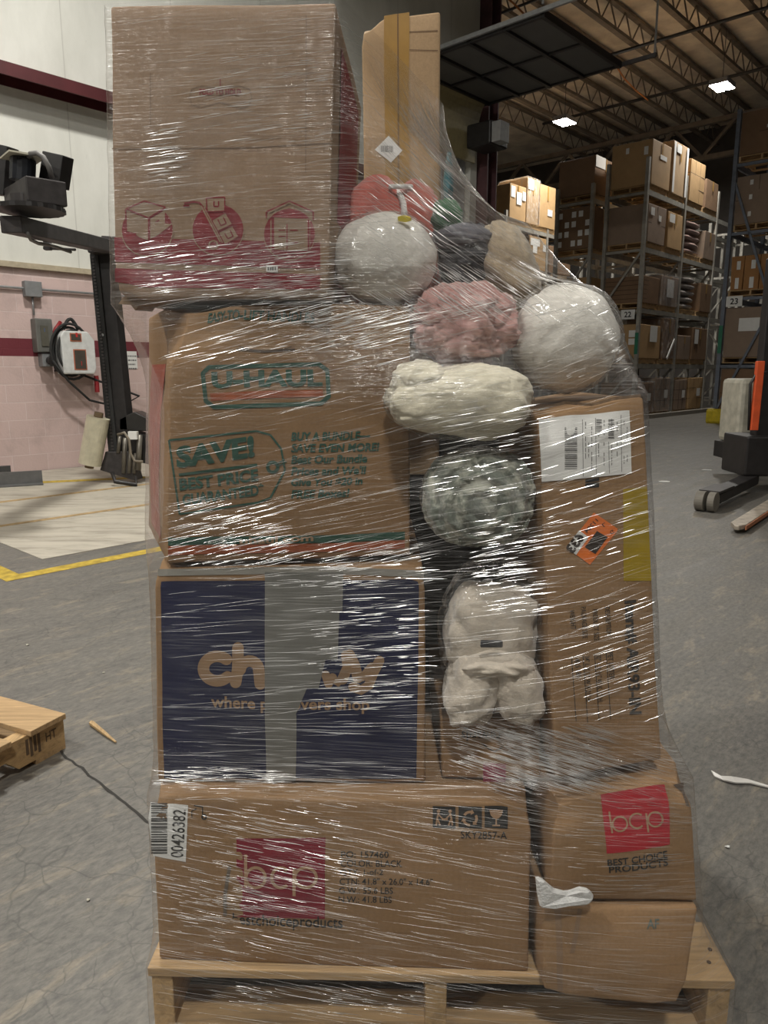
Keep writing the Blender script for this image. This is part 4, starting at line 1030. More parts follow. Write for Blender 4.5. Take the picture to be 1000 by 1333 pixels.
p = Print(B1); p.line([(253, 1048), (264, 1050), (264, 1066)], 1.4); p.line([(256, 1052), (250, 1055), (250, 1064)], 1.2); p.ring(266, 1063, 2.8, 2.0, n=12); p.done('cart_symbol', INK)
p = Print(B1); p.stroke([(297, 1060), (299, 1085), (302, 1110), (297, 1140), (293, 1165), (293, 1192)], 4.5, .0007); p.done('crease', plain('crease_grey', (.15, .12, .095), .8))

# ---- B: navy carton
c2TL, c2TR, c2BR, c2BL = C(200, 1.172, .858), C(553, 1.172, .855), C(554, 1.185, .4665), C(206, 1.19, .4665)
CH = Carton('navy printed carton with tan lettering and grey tape down the middle', c2TL, c2TR, c2BR, c2BL, Vector((-.045, .44, 0)), Vector((-.005, .44, 0)), CARD, bulge=.007, seed=2,
            dents=[(c2TL, .03, Vector((.004, .006, -.006))), (c2TR, .03, Vector((-.004, .01, -.012)))])
p = Print(CH); p.quad([(210, 757), (544, 757), (542, 1013), (214, 1013)], .0007, 44, 36); p.done('navy_panel', NAVY)
p = Print(CH)
CB = lambda p, pts, wd, off=.0010: (p.stroke(pts, wd, off), p.disc(pts[0][0], pts[0][1], wd / 2, off, 14), p.disc(pts[-1][0], pts[-1][1], wd / 2, off, 14))
arc = lambda cx, cy, r, a0, a1, n=18, ry=None: [(cx + r * math.cos(math.radians(a0 + (a1 - a0) * i / n)), cy + (ry or r) * math.sin(math.radians(a0 + (a1 - a0) * i / n))) for i in range(n + 1)]
CB(p, arc(283, 870, 18, -48, -318, 22, 16), 15)
CB(p, [(310, 843), (310, 868), (307, 888)], 15)
CB(p, [(309, 876)] + arc(325, 872, 12, 185, 345, 10, 12) + [(338, 880), (339, 890)], 15)
CB(p, [(424, 878), (428, 890)], 11); CB(p, [(433, 882), (440, 888), (448, 880)], 12)
CB(p, [(451, 853), (453, 868), (446, 884)], 14); CB(p, [(455, 852), (462, 866), (466, 882)], 14)
CB(p, [(466, 882), (474, 880), (484, 868)], 12); CB(p, [(494, 860), (486, 876), (480, 892), (470, 898), (460, 894)], 13)
p.done('logo_letters', TANINK)
p = Print(CH); p.text('where pet lovers shop', (275, 925), (481, 929), (0, -20), .022); p.done('tagline', TANINK)
p = Print(CH)
p.quad([(345, 744), (447, 744), (446, 795), (345, 795)], .0016, 8, 6).quad([(345, 795), (442, 795), (440, 858), (345, 858)], .0016, 8, 6)
p.quad([(345, 858), (424, 858), (415, 895), (345, 895)], .0016, 8, 4).quad([(345, 895), (400, 895), (385, 930), (345, 930)], .0016, 6, 4).quad([(345, 930), (386, 930), (385, 1016), (347, 1016)], .0016, 5, 6)
p.done('tape', GREYTAPE, 'wide grey tape strips down the middle')
p = Print(CH); p.line([(206, 745), (420, 741), (552, 747)], 9, .0014); p.done('top_flap_tape', plain('dusty_grey_flap', (.30, .29, .26), .6))

# ---- C: green printed carton above it
c3TL, c3TR, c3BR, c3BL = C(222, 1.170, 1.281), C(533, 1.225, 1.281), C(534, 1.232, .8665), C(217, 1.172, .8665)
UH = Carton('brown moving carton with green print and orange stripe, third up the left stack', c3TL, c3TR, c3BR, c3BL, Vector((-.125, .30, 0)), Vector((-.05, .42, 0)), CARD, bulge=.010, side=.006, seed=3, amp=.003,
            dents=[(c3TL, .11, Vector((.02, .02, -.012))), (C(205, 1.3, 1.2), .12, Vector((.012, .01, 0))), (C(345, 1.18, 1.245), .05, Vector((0, .006, 0)))])
p = Print(UH); p.text('EASY-TO-LIFT HANDLES', (270, 421), (411, 421), (0, -13), .03, shear=.25); p.done('handle_lettering', GREEN)
p = Print(UH)
rr = [(272, 478), (415, 474), (426, 482), (428, 516), (418, 525), (279, 530), (268, 522), (264, 486)]
p.line(rr, 5.5, .0012, True)
for b, t in zip(rr, rr): p.disc(b[0], b[1], 2.75, .0012, 10)
p.text('U-HAUL', (276, 506), (420, 503), (-1, -22), .05, off=.0014); p.done('logo', GREEN)
p = Print(UH); p.quad([(273, 512), (420, 507), (421, 516), (275, 522)], .0010, 10, 2); p.done('logo_stripe', ORANGE)
p = Print(UH)
tg = [(220, 573), (334, 561), (352, 566), (366, 584), (371, 612), (352, 648), (336, 654), (234, 669)]
p.line(tg, 2.6, .0012, True); p.ring(355, 608, 6.5, 4.2); p.line([(360, 604), (371, 598)], 1.6); p.line([(361, 607), (373, 601)], 1.6)
p.text('SAVE!', (230, 610), (332, 595), (-1, -29), .05); p.line([(233, 618), (335, 605)], 3.6)
p.text('BEST PRICE', (234, 639), (337, 626), (-1, -16), .04); p.text('GUARANTEED*', (238, 658), (344, 644), (-1, -15), .04)
for i, (t, x1) in enumerate((('BUY A BUNDLE\u2014', 482), ('SAVE EVEN MORE!', 494), ('Beat Our Bundle', 478), ("Prices and We'll", 477), ('Give You $20 in', 472), ('FREE Boxes!', 455))):
    y = 573 + i * 15.0; p.text(t, (379, y + 1), (x1, y - 1), (0, -11.5), .035, shear=.15)
p.done('sale_lettering', GREEN)
p = Print(UH); p.quad([(219, 700), (527, 692), (527, 702), (219, 710)], .0010, 14, 2); p.done('green_band', GREEN)
p = Print(UH); p.quad([(219, 711), (527, 703), (527, 714), (219, 723)], .0010, 14, 2); p.done('orange_band', ORANGE)
p = Print(UH); p.text('uhaul.com', (312, 709), (408, 704), (0, -9), .03, off=.0016); p.done('web_lettering', TANINK)
p = Print(UH); p.line([(308, 455), (345, 458), (384, 455)], 2.2, .0009); p.stroke([(312, 452)] + arc(346, 448, 36, 160, 20, 12, 8), 1.0, .0009); p.done('handle_slot', plain('slot_dark', (.08, .055, .04), .9))
m = MB(); n_ = UH.nL
for j in range(7):
    for i in range(5):
        b_, c_ = .06 + .72 * j / 6, .25 + .5 * i / 4; m.v.append(UH.P(0, b_, c_) + n_ * .0012)
for j in range(6):
    for i in range(4): m.f.append((j * 5 + i, j * 5 + i + 1, j * 5 + i + 6, j * 5 + i + 5))
m.build('side_print', plain('brick_red_ink', (.33, .07, .04), .8, var=.2), UH.root)
fp = [(154, 395), (160, 387), (170, 381), (188, 378), (206, 380), (216, 386), (222, 393), (205, 394), (190, 394), (181, 398), (176, 404), (170, 396)]
m = MB(); m.prism([C(x, 1.23 - .02 * (x - 154) / 60, CAMH + 1.22 * math.tan(math.atan((666.5 - y) / F) - PITCH)) for x, y in fp], Vector((.012, .05, .002)))
m.build('torn_flap', cardboard('torn_kraft', (.27, .18, .11)), UH.root)

# ---- D: red printed carton on top
c4TL, c4TR, c4BR, c4BL = C(143, 1.195, 1.702), C(438, 1.165, 1.692), C(427, 1.165, 1.288), C(150, 1.195, 1.288)
RD_ = Carton('largest brown carton with red band and three round red icons, top left', c4TL, c4TR, c4BR, c4BL, Vector((.03, .42, 0)), Vector((.022, .42, 0)), CARD_RED, bulge=.006, seed=4, amp=.0018,
             dents=[(c4BL, .05, Vector((.004, .004, .01)))])
p = Print(RD_); p.quad([(149, 309), (417, 316), (417, 350), (150, 341)], .0006, 14, 3).quad([(150, 349), (417, 357), (417, 377), (150, 367)], .0006, 14, 3); p.done('red_band', RED)
p = Print(RD_)
for cx, cy in ((192, 300), (284, 299), (377, 305)): p.disc(cx, cy, 33, .0007)
p.done('icon_disc', RED)
p = Print(RD_)      # tan cut-outs
for cx, cy in ((192, 300), (284, 299), (377, 305)): p.ring(cx, cy, 33.5, 1.2, .0011, a0=5, a1=175)
p.poly([(165, 273), (188, 263), (216, 271), (194, 283)], .0011); p.poly([(165, 275), (193, 285), (193, 313), (182, 309), (174, 303), (166, 301)], .0011); p.poly([(196, 285), (215, 274), (215, 291), (224, 292), (206, 306), (196, 311)], .0011)
p.poly([(270, 258), (293, 257), (292, 275), (271, 276)], .0011); p.poly([(276, 287), (294, 277), (303, 292), (284, 301)], .0011); p.poly([(285, 303), (303, 294), (311, 308), (293, 319)], .0011)
p.line([(262, 268), (287, 315)], 2.0, .0011); p.line([(266, 270), (290, 316)], 1.4, .0011); p.ring(278, 319, 5.5, 2.0, .0011, n=16)
p.poly([(357, 283), (404, 285), (404, 327), (357, 325)], .0011)
p.line([(350, 285), (350, 277), (377, 264), (405, 277), (405, 287)], 2.0, .0011); p.line([(353, 287), (353, 327)], 1.6, .0011); p.line([(402, 289), (402, 329)], 1.6, .0011)
p.done('icon_cutout', plain('bare_kraft', (.30, .205, .135), .82, var=.1))
p = Print(RD_)      # red outlines
p.line([(165, 272), (188, 262), (216, 270), (194, 284)], 1.8, .0015, True); p.line([(164, 272), (165, 301)], 1.8, .0015); p.line([(194, 284), (194, 313)], 1.8, .0015); p.stroke(arc(185, 308, 9, 100, 210, 8), 2, .0015); p.line([(203, 289), (208, 287)], 1.6, .0015)
p.line([(269, 258), (293, 257), (293, 275), (270, 276)], 1.6, .0015, True); p.line([(279, 262), (279, 269), (285, 269), (285, 262)], 1.8, .0015)
p.line([(276, 287), (294, 277), (303, 292), (284, 301)], 1.2, .0015, True); p.line([(284, 286), (288, 294), (295, 291), (291, 283)], 1.6, .0015)
p.line([(285, 303), (303, 294), (311, 308), (293, 319)], 1.2, .0015, True); p.line([(293, 304), (297, 311), (304, 308), (300, 300)], 1.6, .0015)
p.stroke([(240, 265), (252, 263), (260, 264), (266, 272), (272, 284)], 2.6, .0010); p.line([(239, 268), (247, 268)], 2.4, .0010)
p.line([(347, 284), (347, 276), (377, 262), (408, 276), (408, 287)], 1.8, .0010); p.poly([(352, 283), (377, 271), (402, 285)], .0013); p.line([(356, 284), (356, 326)], 2.4, .0015); p.line([(402, 286), (402, 328)], 2.4, .0015)
p.line([(363, 300), (372, 300)], 1.4, .0015); p.line([(363, 308), (372, 308)], 1.4, .0015); p.line([(378, 300), (388, 300)], 1.4, .0015); p.line([(378, 316), (388, 316)], 1.4, .0015); p.line([(374, 292), (374, 324)], 1.4, .0015)
p.done('icon_outline', RED)
p = Print(RD_); p.text('FOLD TO HOLD', (260, 124), (314, 124), (0, -8), .03); p.line([(287, 103), (287, 112)], 1.2); p.done('lettering', RED)
p = Print(RD_); hl = [(247, 126), (250, 116), (262, 112), (287, 115), (312, 112), (325, 116), (328, 127), (324, 138), (313, 141), (287, 133), (262, 140), (250, 137)]
p.line(hl, 1.0, .0008, True); p.done('handle_perforation', plain('perforation', (.20, .135, .09), .9))
p = Print(RD_); p.line([(146, 194), (330, 192), (434, 186)], 1.2, .0008); p.line([(196, 95), (196, 165)], 1.0, .0008); p.line([(399, 20), (398, 225)], 1.0, .0008); p.done('crease', plain('perforation', (.20, .135, .09), .9))
p = Print(RD_); p.quad([(347, 345), (362, 346), (362, 355), (347, 354)], .0014, 2, 2); p.done('small_sticker', WHITE)
p = Print(RD_); barcode(p, 349, 360, 347, 352, 6, .0019); p.done('sticker_print', INK)
m = MB()
for j in range(5):
    for i in range(5):
        m.v.append(RD_.P(1, .30 + .62 * j / 4, .15 + .7 * i / 4) + RD_.nR * .0012)
for j in range(4):
    for i in range(4): m.f.append((j * 5 + i, j * 5 + i + 1, j * 5 + i + 6, j * 5 + i + 5))
m.build('side_print', RED, RD_.root)

# ---- E: lower right, plain carton hanging over the pallet edge
r1TL, r1TR, r1BR, r1BL = C(707, 1.085, .300), C(909, 1.075, .306), C(888, 1.045, .1425), C(707, 1.072, .1425)
R1 = Carton('plain brown carton bulging over the pallet edge at lower right', r1TL, r1TR, r1BR, r1BL, dx(.42), dx(.42), CARD, bulge=.012, side=.01, seed=5, amp=.003,
            dents=[(r1BR, .05, Vector((-.005, .006, .003))), (r1BL, .05, Vector((.004, .006, .002)))])
p = Print(R1); p.quad([(722, 1184), (730, 1184), (733, 1290), (726, 1288)], .0006, 1, 8); p.quad([(752, 1183), (758, 1183), (748, 1240), (742, 1240)], .0006, 1, 6); p.done('crease', plain('soft_crease', (.23, .145, .085), .85))
p = Print(R1); p.text('AF', (842, 1209), (858, 1208), (0, -13), .02); p.done('faded_stamp', plain('faded_teal', (.11, .13, .11), .85))
# ---- F: carton with the second logo square
r2TL, r2TR, r2BR, r2BL = C(722, 1.092, .487), C(897, 1.092, .531), C(908, 1.085, .3115), C(716, 1.092, .3085)
R2 = Carton('brown carton with red bcp square above black lettering, lower right', r2TL, r2TR, r2BR, r2BL, dx(.40), dx(.40), CARD, bulge=.010, side=.012, top=.006, seed=6, amp=.003,
            dents=[(r2TR, .055, Vector((-.010, .012, -.016))), (r2TL, .06, Vector((.010, .012, -.012)))])
p = Print(R2); p.quad([(782, 1034), (865, 1021), (872, 1099), (790, 1111)], .0006, 8, 8); p.done('logo_square', plain('red_square_ink', (.42, .018, .03), .7, var=.1), 'red square with thin bcp lettering')
p = Print(R2); p.line([(793, 1056), (797, 1084)], 2.4); p.ring(807, 1072, 9.5, 2.4, n=24); p.ring(829, 1068, 9.5, 2.4, a0=40, a1=310, n=20); p.line([(841, 1058), (844, 1083)], 2.4); p.ring(853, 1066, 9.5, 2.4, n=24); p.done('logo_letters', TANL)
p = Print(R2); p.text('BEST CHOICE', (791, 1127), (869, 1116), (-.5, -8.5), .018); p.text('PRODUCTS', (793, 1136), (870, 1126), (-.5, -8.5), .018); p.done('lettering', INK)
p = Print(R2); p.poly([(876, 1021), (890, 1018), (898, 1050), (893, 1048), (888, 1030)], .0010); p.done('scuffed_corner', plain('scuff_dark', (.09, .065, .05), .9, var=.4, scale=120))

# ---- G: small carton between
s5TL, s5TR, s5BR, s5BL = C(573, 1.205, .580), C(703, 1.2, .580), C(703, 1.195, .4665), C(575, 1.2, .4665)
SM = Carton('small brown carton turned upside down with crimson square, under the cream fleece', s5TL, s5TR, s5BR, s5BL, dx(.36), dx(.36), CARD, bulge=.004, seed=7, N=18)
p = Print(SM); p.quad([(629, 993), (659, 994), (658, 1019), (629, 1018)], .0006, 3, 3); p.done('crimson_square', plain('plum_ink', (.26, .03, .07), .7))
p = Print(SM); p.text('rewards', (651, 952), (601, 951), (0, 13), .01); p.stroke([(627, 967), (636, 974), (644, 978), (654, 972)], 1.6); p.line([(603, 948), (611, 948)], 1.2); p.done('lettering', INK, 'upside down black lettering')

# ---- H: tall narrow carton at right
a6TL, a6TR, a6BR, a6BL = C(700, 1.142, 1.112), C(838, 1.140, 1.138), C(861, 1.115, .550), C(723, 1.115, .516)
AR = Carton('tall narrow brown carton with white shipping label and yellow tape at right', a6TL, a6TR, a6BR, a6BL, Vector((.0, .42, 0)), Vector((.0, .42, 0)), CARD, bulge=.006, side=.006, seed=8, amp=.002,
            dents=[(a6TL, .06, Vector((.004, .018, -.006))), ((a6TL + a6TR) / 2, .05, Vector((0, .010, -.003)))])
p = Print(AR); p.quad([(701, 546), (819, 534), (822, 616), (705, 627)], .0016, 30, 24); p.done('shipping_label', WHITE, 'white shipping label with barcodes')
p = Print(AR); barcode(p, 735, 751, 556, 611, 24, .0022, True); barcode(p, 776, 783, 546, 563, 9, .0022, True); barcode(p, 791.5, 799, 546, 572, 12, .0022, True)
for x, ya, yb in ((758, 546, 620), (775, 544, 618), (792, 575, 616), (808, 540, 614)): p.line([(x, ya), (x + 1, yb)], .7, .0022)
for x in (762, 766, 770, 779, 786, 796, 803, 812, 816):
    y = 545 + rj.uniform(0, 6)
    while y < 606:
        l = rj.uniform(2, 7)
        if rj.random() < .62: p.line([(x, y), (x, y + l)], 1.0, .0022)
        y += l + 1.6
p.done('label_print', DGREY)
p = Print(AR); p.quad([(762, 624), (780, 622), (780, 626), (762, 628)], .0008, 2, 1).quad([(762, 629), (780, 627.5), (780, 634), (762, 635.5)], .0008, 2, 1); p.done('black_mark', INK)
p = Print(AR); p.quad([(811, 637), (842, 633), (848, 756), (812, 756)], .0007, 4, 10); p.done('yellow_tape', YTAPE)
p = Print(AR); p.poly([(773, 667), (804, 688), (803, 692), (768, 735), (737, 712), (755, 690)], .0010); p.done('orange_sticker', ORL, 'orange tilted sticker')
p = Print(AR); p.poly([(754, 690), (766, 699), (750, 722), (737, 712)], .0015); p.done('white_number_patch', WHITE)
p = Print(AR); p.text('633', (762, 700), (746, 721), (-11, -8), .05, off=.0019); p.poly([(777, 691), (791, 699), (775, 721), (761, 712)], .0015); p.text('11204', (779, 678), (764, 694), (-4, -3.5), .01, off=.0019); p.text('L', (783, 682), (787, 680), (3, 4), .01); p.text('G', (793, 692), (797, 689), (3, 4), .01); p.done('sticker_print', plain('sticker_black', (.03, .02, .015), .8))
p = Print(AR); p.text('Item# AIR93-IN', (811, 782), (818, 930), (17, -1.5), .03)
for (x, y0, y1, t) in ((787, 790, 827, 'DESCRIPTION'), (771, 793, 834, 'PRODUCT SIZE'), (756, 790, 831, 'PACKAGE SIZE'), (741, 794, 819, 'WEIGHT'), (791, 849, 884, 'PET LITTER'), (776, 852, 913, '32" L X 16" W X 11" H'), (761, 854, 912, '34" L X 12" W X 21" H'), (748, 857, 882, '40.5 LBS')):
    p.text(t, (x, y0), (x + 2.5, y1), (6.5, -.6), .004)
for x, y0, y1 in ((789, 849, 936), (774, 851, 938), (759, 853, 940), (744, 855, 938)): p.line([(x, y0), (x + 6, y1)], .9)
p.done('lettering', plain('ink_on_kraft', (.035, .028, .024), .8))
p = Print(AR); p.stroke([(702, 533), (735, 524), (770, 527), (800, 519), (834, 515)], 4.0, .0009); p.done('crushed_edge', plain('scuff_brown', (.19, .12, .07), .9, var=.4, scale=90))

# ---- I: tall carton standing behind, on a support carton
SU = Carton('black carton standing in the shadow behind the blankets', C(520, 1.62, .945), C(800, 1.62, .945), C(800, 1.62, .1425), C(520, 1.62, .1425), dx(.42), dx(.42), plain('gap_darkening_black', (.022, .021, .022), .7, var=.2), N=12, seed=9)  # added support carton, coloured black so the gaps read dark
SV = Carton('black carton lying on the hidden black one, beside the tall tan carton', C(580, 1.63, 1.09), C(800, 1.63, 1.09), C(800, 1.63, .9485), C(580, 1.63, .9485), dx(.34), dx(.34), MATS['gap_darkening_black'], N=10, seed=12)  # added filler carton, keeps bright floor from showing through the dark gap
t8TL, t8TR, t8BR, t8BL = atY(471, 26, 1.635), atY(573, 15, 1.64), C(572, 1.64, .9475), C(478, 1.635, .9475)
TA = Carton('tall tan carton with amber tape standing behind the red printed one', t8TL, t8TR, t8BR, t8BL, Vector((.02, .32, 0)), Vector((.02, .32, 0)), CARD_LIGHT, bulge=.004, seed=10, N=22,
            dents=[(t8TL, .05, Vector((.004, 0, -.022)))])
p = Print(TA); p.quad([(500, 21), (533, 16), (533, 420), (503, 420)], .0008, 3, 24); p.done('amber_tape', BTAPE)
p = Print(TA); p.line([(518, 18), (519, 240)], 1.6, .0012); p.line([(533, 42), (570, 40)], 1.2, .0012); p.line([(533, 65), (570, 66)], 1.0, .0012); p.done('seam', plain('seam_brown', (.16, .10, .06), .9))
p = Print(TA); p.poly([(488, 195), (506, 177), (524, 196), (509, 212)], .0014); p.done('paper_label', WHITE)
p = Print(TA); barcode(p, 496, 513, 190, 198, 9, .0019); p.done('label_print', DGREY)

# ---- soft goods
def blob(label, cat, name, c, r, mat, nu=72, nv=44, low=.05, lf=3.0, ridge=.0, rf=6.0, fine=.0, ff=25.0, ys=None, sq=1.0, seed=0, fn=None, parent=None, part='cover', pw=1.0, zs=None):
    if parent is None:
        t = thing(name, label, cat, (c.x, c.y, c.z - r[2]))
    else: t = parent
    m = MB(); sd = Vector((seed * 5.1, seed * 2.7, seed * 9.3))
    for j in range(nv + 1):
        th = math.pi * j / nv
        for i in range(nu):
            ph = 2 * math.pi * i / nu
            sg = lambda q: math.copysign(abs(q) ** sq, q)
            d = Vector((sg(math.sin(th)) * sg(math.cos(ph)), sg(math.sin(th)) * sg(math.sin(ph)), sg(math.cos(th))))
            k = 1 + low * noise.noise(d * lf + sd)
            if ridge:
                q = d + Vector((0, 0, 0)); q = Vector((q.x, q.y, q.z * pw))
                k -= ridge * (1 - min(1, abs(noise.noise(q * rf + sd)) * 3.2)) ** 2
                k -= ridge * .5 * (1 - min(1, abs(noise.noise(q * rf * 2.1 + sd * 2)) * 3.2)) ** 2
            if fine: k += fine * noise.noise(d * ff + sd)
            p = Vector((d.x * r[0] * k, d.y * r[1] * k, d.z * r[2] * k))
            if fn: p = fn(p, d)
            q = c + p
            if ys is not None and q.y < ys: q.y = ys + (q.y - ys) * .15
            if zs is not None and q.z < zs: q.z = zs + (q.z - zs) * .1
            m.v.append(q)
    for j in range(nv):
        for i in range(nu): m.f.append((j * nu + i, (j + 1) * nu + i, (j + 1) * nu + (i + 1) % nu, j * nu + (i + 1) % nu))
    o = m.build(part, mat, t, smooth=True)
    if parent is None: HULL.append(('e', c, r))
    return t
BAG = film_material('poly_bag', .02, .25, 14, 14, .035, .12, .8, .006, uv=False)
def bag(t, c, r, seed, ys=None, ridge=.06, zs=None):
    return blob('', '', '', c, r, BAG, 80, 50, .03, 3, ridge, 4.0, .01, 18, ys, .95, seed, parent=t, part='plastic_bag', zs=zs)
WHITEF = fabric('white_pillow_fabric', (.80, .775, .72), (.70, .675, .62), 90, 4, .2)
CREAMF = fabric('cream_blanket_fabric', (.74, .69, .55), (.60, .56, .44), 70, 6, .4)
FLEECE = fabric('cream_fleece', (.70, .62, .52), (.56, .50, .42), 150, 9, .6)
PINKF = fabric('dusty_pink_plush', (.62, .37, .34), (.46, .25, .23), 120, 12, .5)
SALM = fabric('salmon_knit', (.58, .17, .13), (.48, .13, .105), 110, 5, .4)
CHAR = fabric('charcoal_cloth', (.075, .075, .085), (.045, .045, .05), 60, 6, .2)
BEIGE = fabric('beige_plush', (.50, .41, .29), (.40, .32, .22), 130, 9, .5)
SAGE = fabric('sage_floral_plush', (.50, .51, .43), (.10, .13, .11), 130, 38, .4, .46, .60)

cA = atY(500, 340, 1.262); cA.z = 1.3565
bA = blob('round white pillow squeezed in film on the green printed carton', 'pillow', 'round_pillow', cA, (.087, .075, .0725), WHITEF, low=.04, ridge=.03, rf=2.2, seed=1)
bag(bA, cA, (.090, .079, .0755), 3, ridge=.03)
p_ = atY(526, 285, 1.205); mm_ = MB(); mm_.prism([p_ + Vector((x, 0, z)) for x, z in ((-.010, .003), (-.003, .005), (.009, .002), (.010, -.003), (.002, -.005), (-.009, -.003))], Vector((.002, .006, .002)))
mm_.build('yellow_sticker', plain('yellow_sticker', (.6, .48, .02), .5), bA)
def saddle(p, d):
    k = 1 - .20 * math.exp(-((p.x - .012) / .012) ** 2); return Vector((p.x, p.y * k, p.z * (1 - .16 * math.exp(-((p.x - .012) / .014) ** 2))))
cS = atY(510, 270, 1.45); cS.z = 1.408
sS = blob('salmon pink cushion tied with a white strap behind the round pillow', 'cushion', 'salmon_cushion', cS, (.104, .072, .120), SALM, low=.06, ridge=.03, rf=3, sq=.75, seed=4, fn=saddle)
mm_ = MB(); mm_.tube([cS + Vector((.012 + .01 * math.sin(a * 3), -.074 * math.cos(a), .098 * math.sin(a))) for a in [i / 14 * math.pi for i in range(1, 14)]], .006, 8); mm_.build('strap', WHITE, sS, smooth=True)
mm_ = MB(); c_ = atY(522, 243, 1.395); mm_.box(c_.x - .022, c_.x + .022, c_.y - .004, c_.y + .004, c_.z - .004, c_.z + .004); mm_.build('strap_tail', WHITE, sS, bevel=.003)
cG = atY(582, 285, 1.40)
gt = blob('green and red plush piece beside the salmon cushion', 'plush', 'plush_flower', cG, (.030, .03, .034), fabric('green_plush', (.05, .17, .075), (.03, .10, .05), 90, 8, .4), 32, 20, .15, 3, .05, 3, seed=5)
blob('', '', '', cG + Vector((.018, -.012, -.036)), (.034, .028, .016), fabric('red_plush', (.45, .05, .07), (.3, .03, .05), 90, 8, .4), 32, 20, .15, 3, .05, 3, seed=6, parent=gt, part='red_petal')
cD = atY(607, 335, 1.43)
bD = blob('charcoal folded cloth between pink plush and beige pillow', 'cloth', 'charcoal_cloth', cD, (.062, .07, .062), CHAR, low=.08, ridge=.10, rf=2.6, seed=7)
bD2 = blob('', '', '', cD + Vector((-.012, -.03, .028)), (.058, .05, .026), fabric('slate_cloth', (.17, .17, .19), (.12, .12, .14), 60, 6, .3), 48, 28, .06, 3, .08, 3, seed=8, parent=bD, part='slate_fold')
cE = atY(660, 350, 1.42)
bE = blob('beige plush pillow leaning above the big round white pillow', 'pillow', 'beige_pillow', cE, (.058, .07, .085), BEIGE, low=.08, ridge=.06, rf=2.5, fine=.015, ff=14, seed=9, fn=lambda p, d: Vector((p.x + p.z * -.25, p.y, p.z)))
cP = atY(602, 421, 1.27)
bP = blob('dusty pink ruffled plush throw between the two round pillows', 'throw', 'pink_throw', cP, (.092, .085, .066), PINKF, 130, 90, .16, 2.6, .085, 1.9, .05, 13, seed=10, sq=.85)
cB = atY(735, 441, 1.265)
bB = blob('big round white pillow squeezed in film on the tall narrow carton', 'pillow', 'round_pillow', cB, (.089, .080, .089), WHITEF, low=.04, ridge=.035, rf=2.0, seed=11)
bag(bB, cB, (.0925, .084, .0925), 12, ridge=.035)
cR = atY(598, 523, 1.18)
def roll7(p, d):
    return Vector((p.x, p.y, p.z * (1 + .10 * math.sin(p.x * 30))))
bR = blob('cream rolled blanket bulging between green printed carton and shipping label', 'blanket', 'cream_blanket', cR, (.113, .060, .056), CREAMF, 130, 80, .10, 2.0, .022, 1.6, .028, 9, seed=13, sq=.78, fn=roll7, pw=1.6)
blob('', '', '', cR + Vector((-.062, .004, .030)), (.046, .052, .034), CREAMF, 80, 50, .12, 2.4, .03, 1.8, .03, 9, seed=33, sq=.85, parent=bR, part='folded_end')
bag(bR, cR, (.121, .063, .060), 14, ridge=.04)
cV = atY(622, 647, 1.205)
def spiral(p, d):
    rr_ = math.hypot(p.x, p.z); th = math.atan2(p.z, p.x)
    if p.y < 0:
        w_ = math.sin((rr_ / .024 - th / (2 * math.pi)) * 2 * math.pi); p = Vector((p.x, p.y + .0050 * w_ * min(1, rr_ / .02), p.z))
    return p
bV = blob('sage and cream patterned blanket rolled up, spiral end facing out', 'blanket', 'patterned_blanket', cV, (.092, .070, .080), SAGE, 120, 80, .05, 3, .04, 4, .02, 22, seed=15, sq=.8, fn=spiral)
bag(bV, cV, (.0965, .076, .0845), 16, ridge=.05)
cF = atY(640, 848, 1.2)
cF1 = atY(640, 800, 1.215); cF1.z = .742
bF = blob('folded cream fleece blanket in a clear bag on the small carton', 'blanket', 'fleece_blanket', cF1, (.078, .062, .080), FLEECE, 90, 60, .14, 2.4, .03, 2.0, .022, 13, seed=17, sq=.72, part='folded_top')
blob('', '', '', Vector((cF.x - .034, 1.190, .652)), (.046, .062, .069), FLEECE, 80, 60, .12, 2.4, .03, 2.0, .022, 13, seed=27, sq=.75, parent=bF, part='side_fold', fn=lambda p, d: Vector((p.x + .15 * p.z, p.y, p.z)))
blob('', '', '', Vector((cF.x + .038, 1.190, .655)), (.046, .062, .070), FLEECE, 80, 60, .12, 2.4, .03, 2.0, .022, 13, seed=28, sq=.75, parent=bF, part='side_fold', fn=lambda p, d: Vector((p.x - .22 * p.z, p.y, p.z)))
blob('', '', '', Vector((cF.x + .004, 1.172, .704)), (.066, .052, .022), FLEECE, 80, 40, .14, 2.4, .03, 2.0, .022, 13, seed=29, sq=.8, parent=bF, part='front_fold', fn=lambda p, d: Vector((p.x, p.y, p.z - 3.5 * p.x * p.x)))
bag(bF, cF + Vector((0, 0, .032)), (.094, .078, .142), 18, ridge=.09)
mm_ = MB(); c_ = atY(640, 838, 1.128); mm_.box(c_.x - .018, c_.x + .018, c_.y - .003, c_.y + .003, c_.z - .006, c_.z + .006); mm_.build('dark_strip', CHAR, bF, bevel=.002)  # short dark strip set along the fleece's dark fold line
# teal bag caught beside the tall carton
cT = atY(584, 236, 1.60)
blob('teal plastic bag caught along the edge of the tall tan carton', 'bag', 'teal_bag', cT, (.010, .02, .055), plain('teal_plastic', (.05, .17, .20), .3), 24, 24, .2, 4, .1, 4, seed=19)
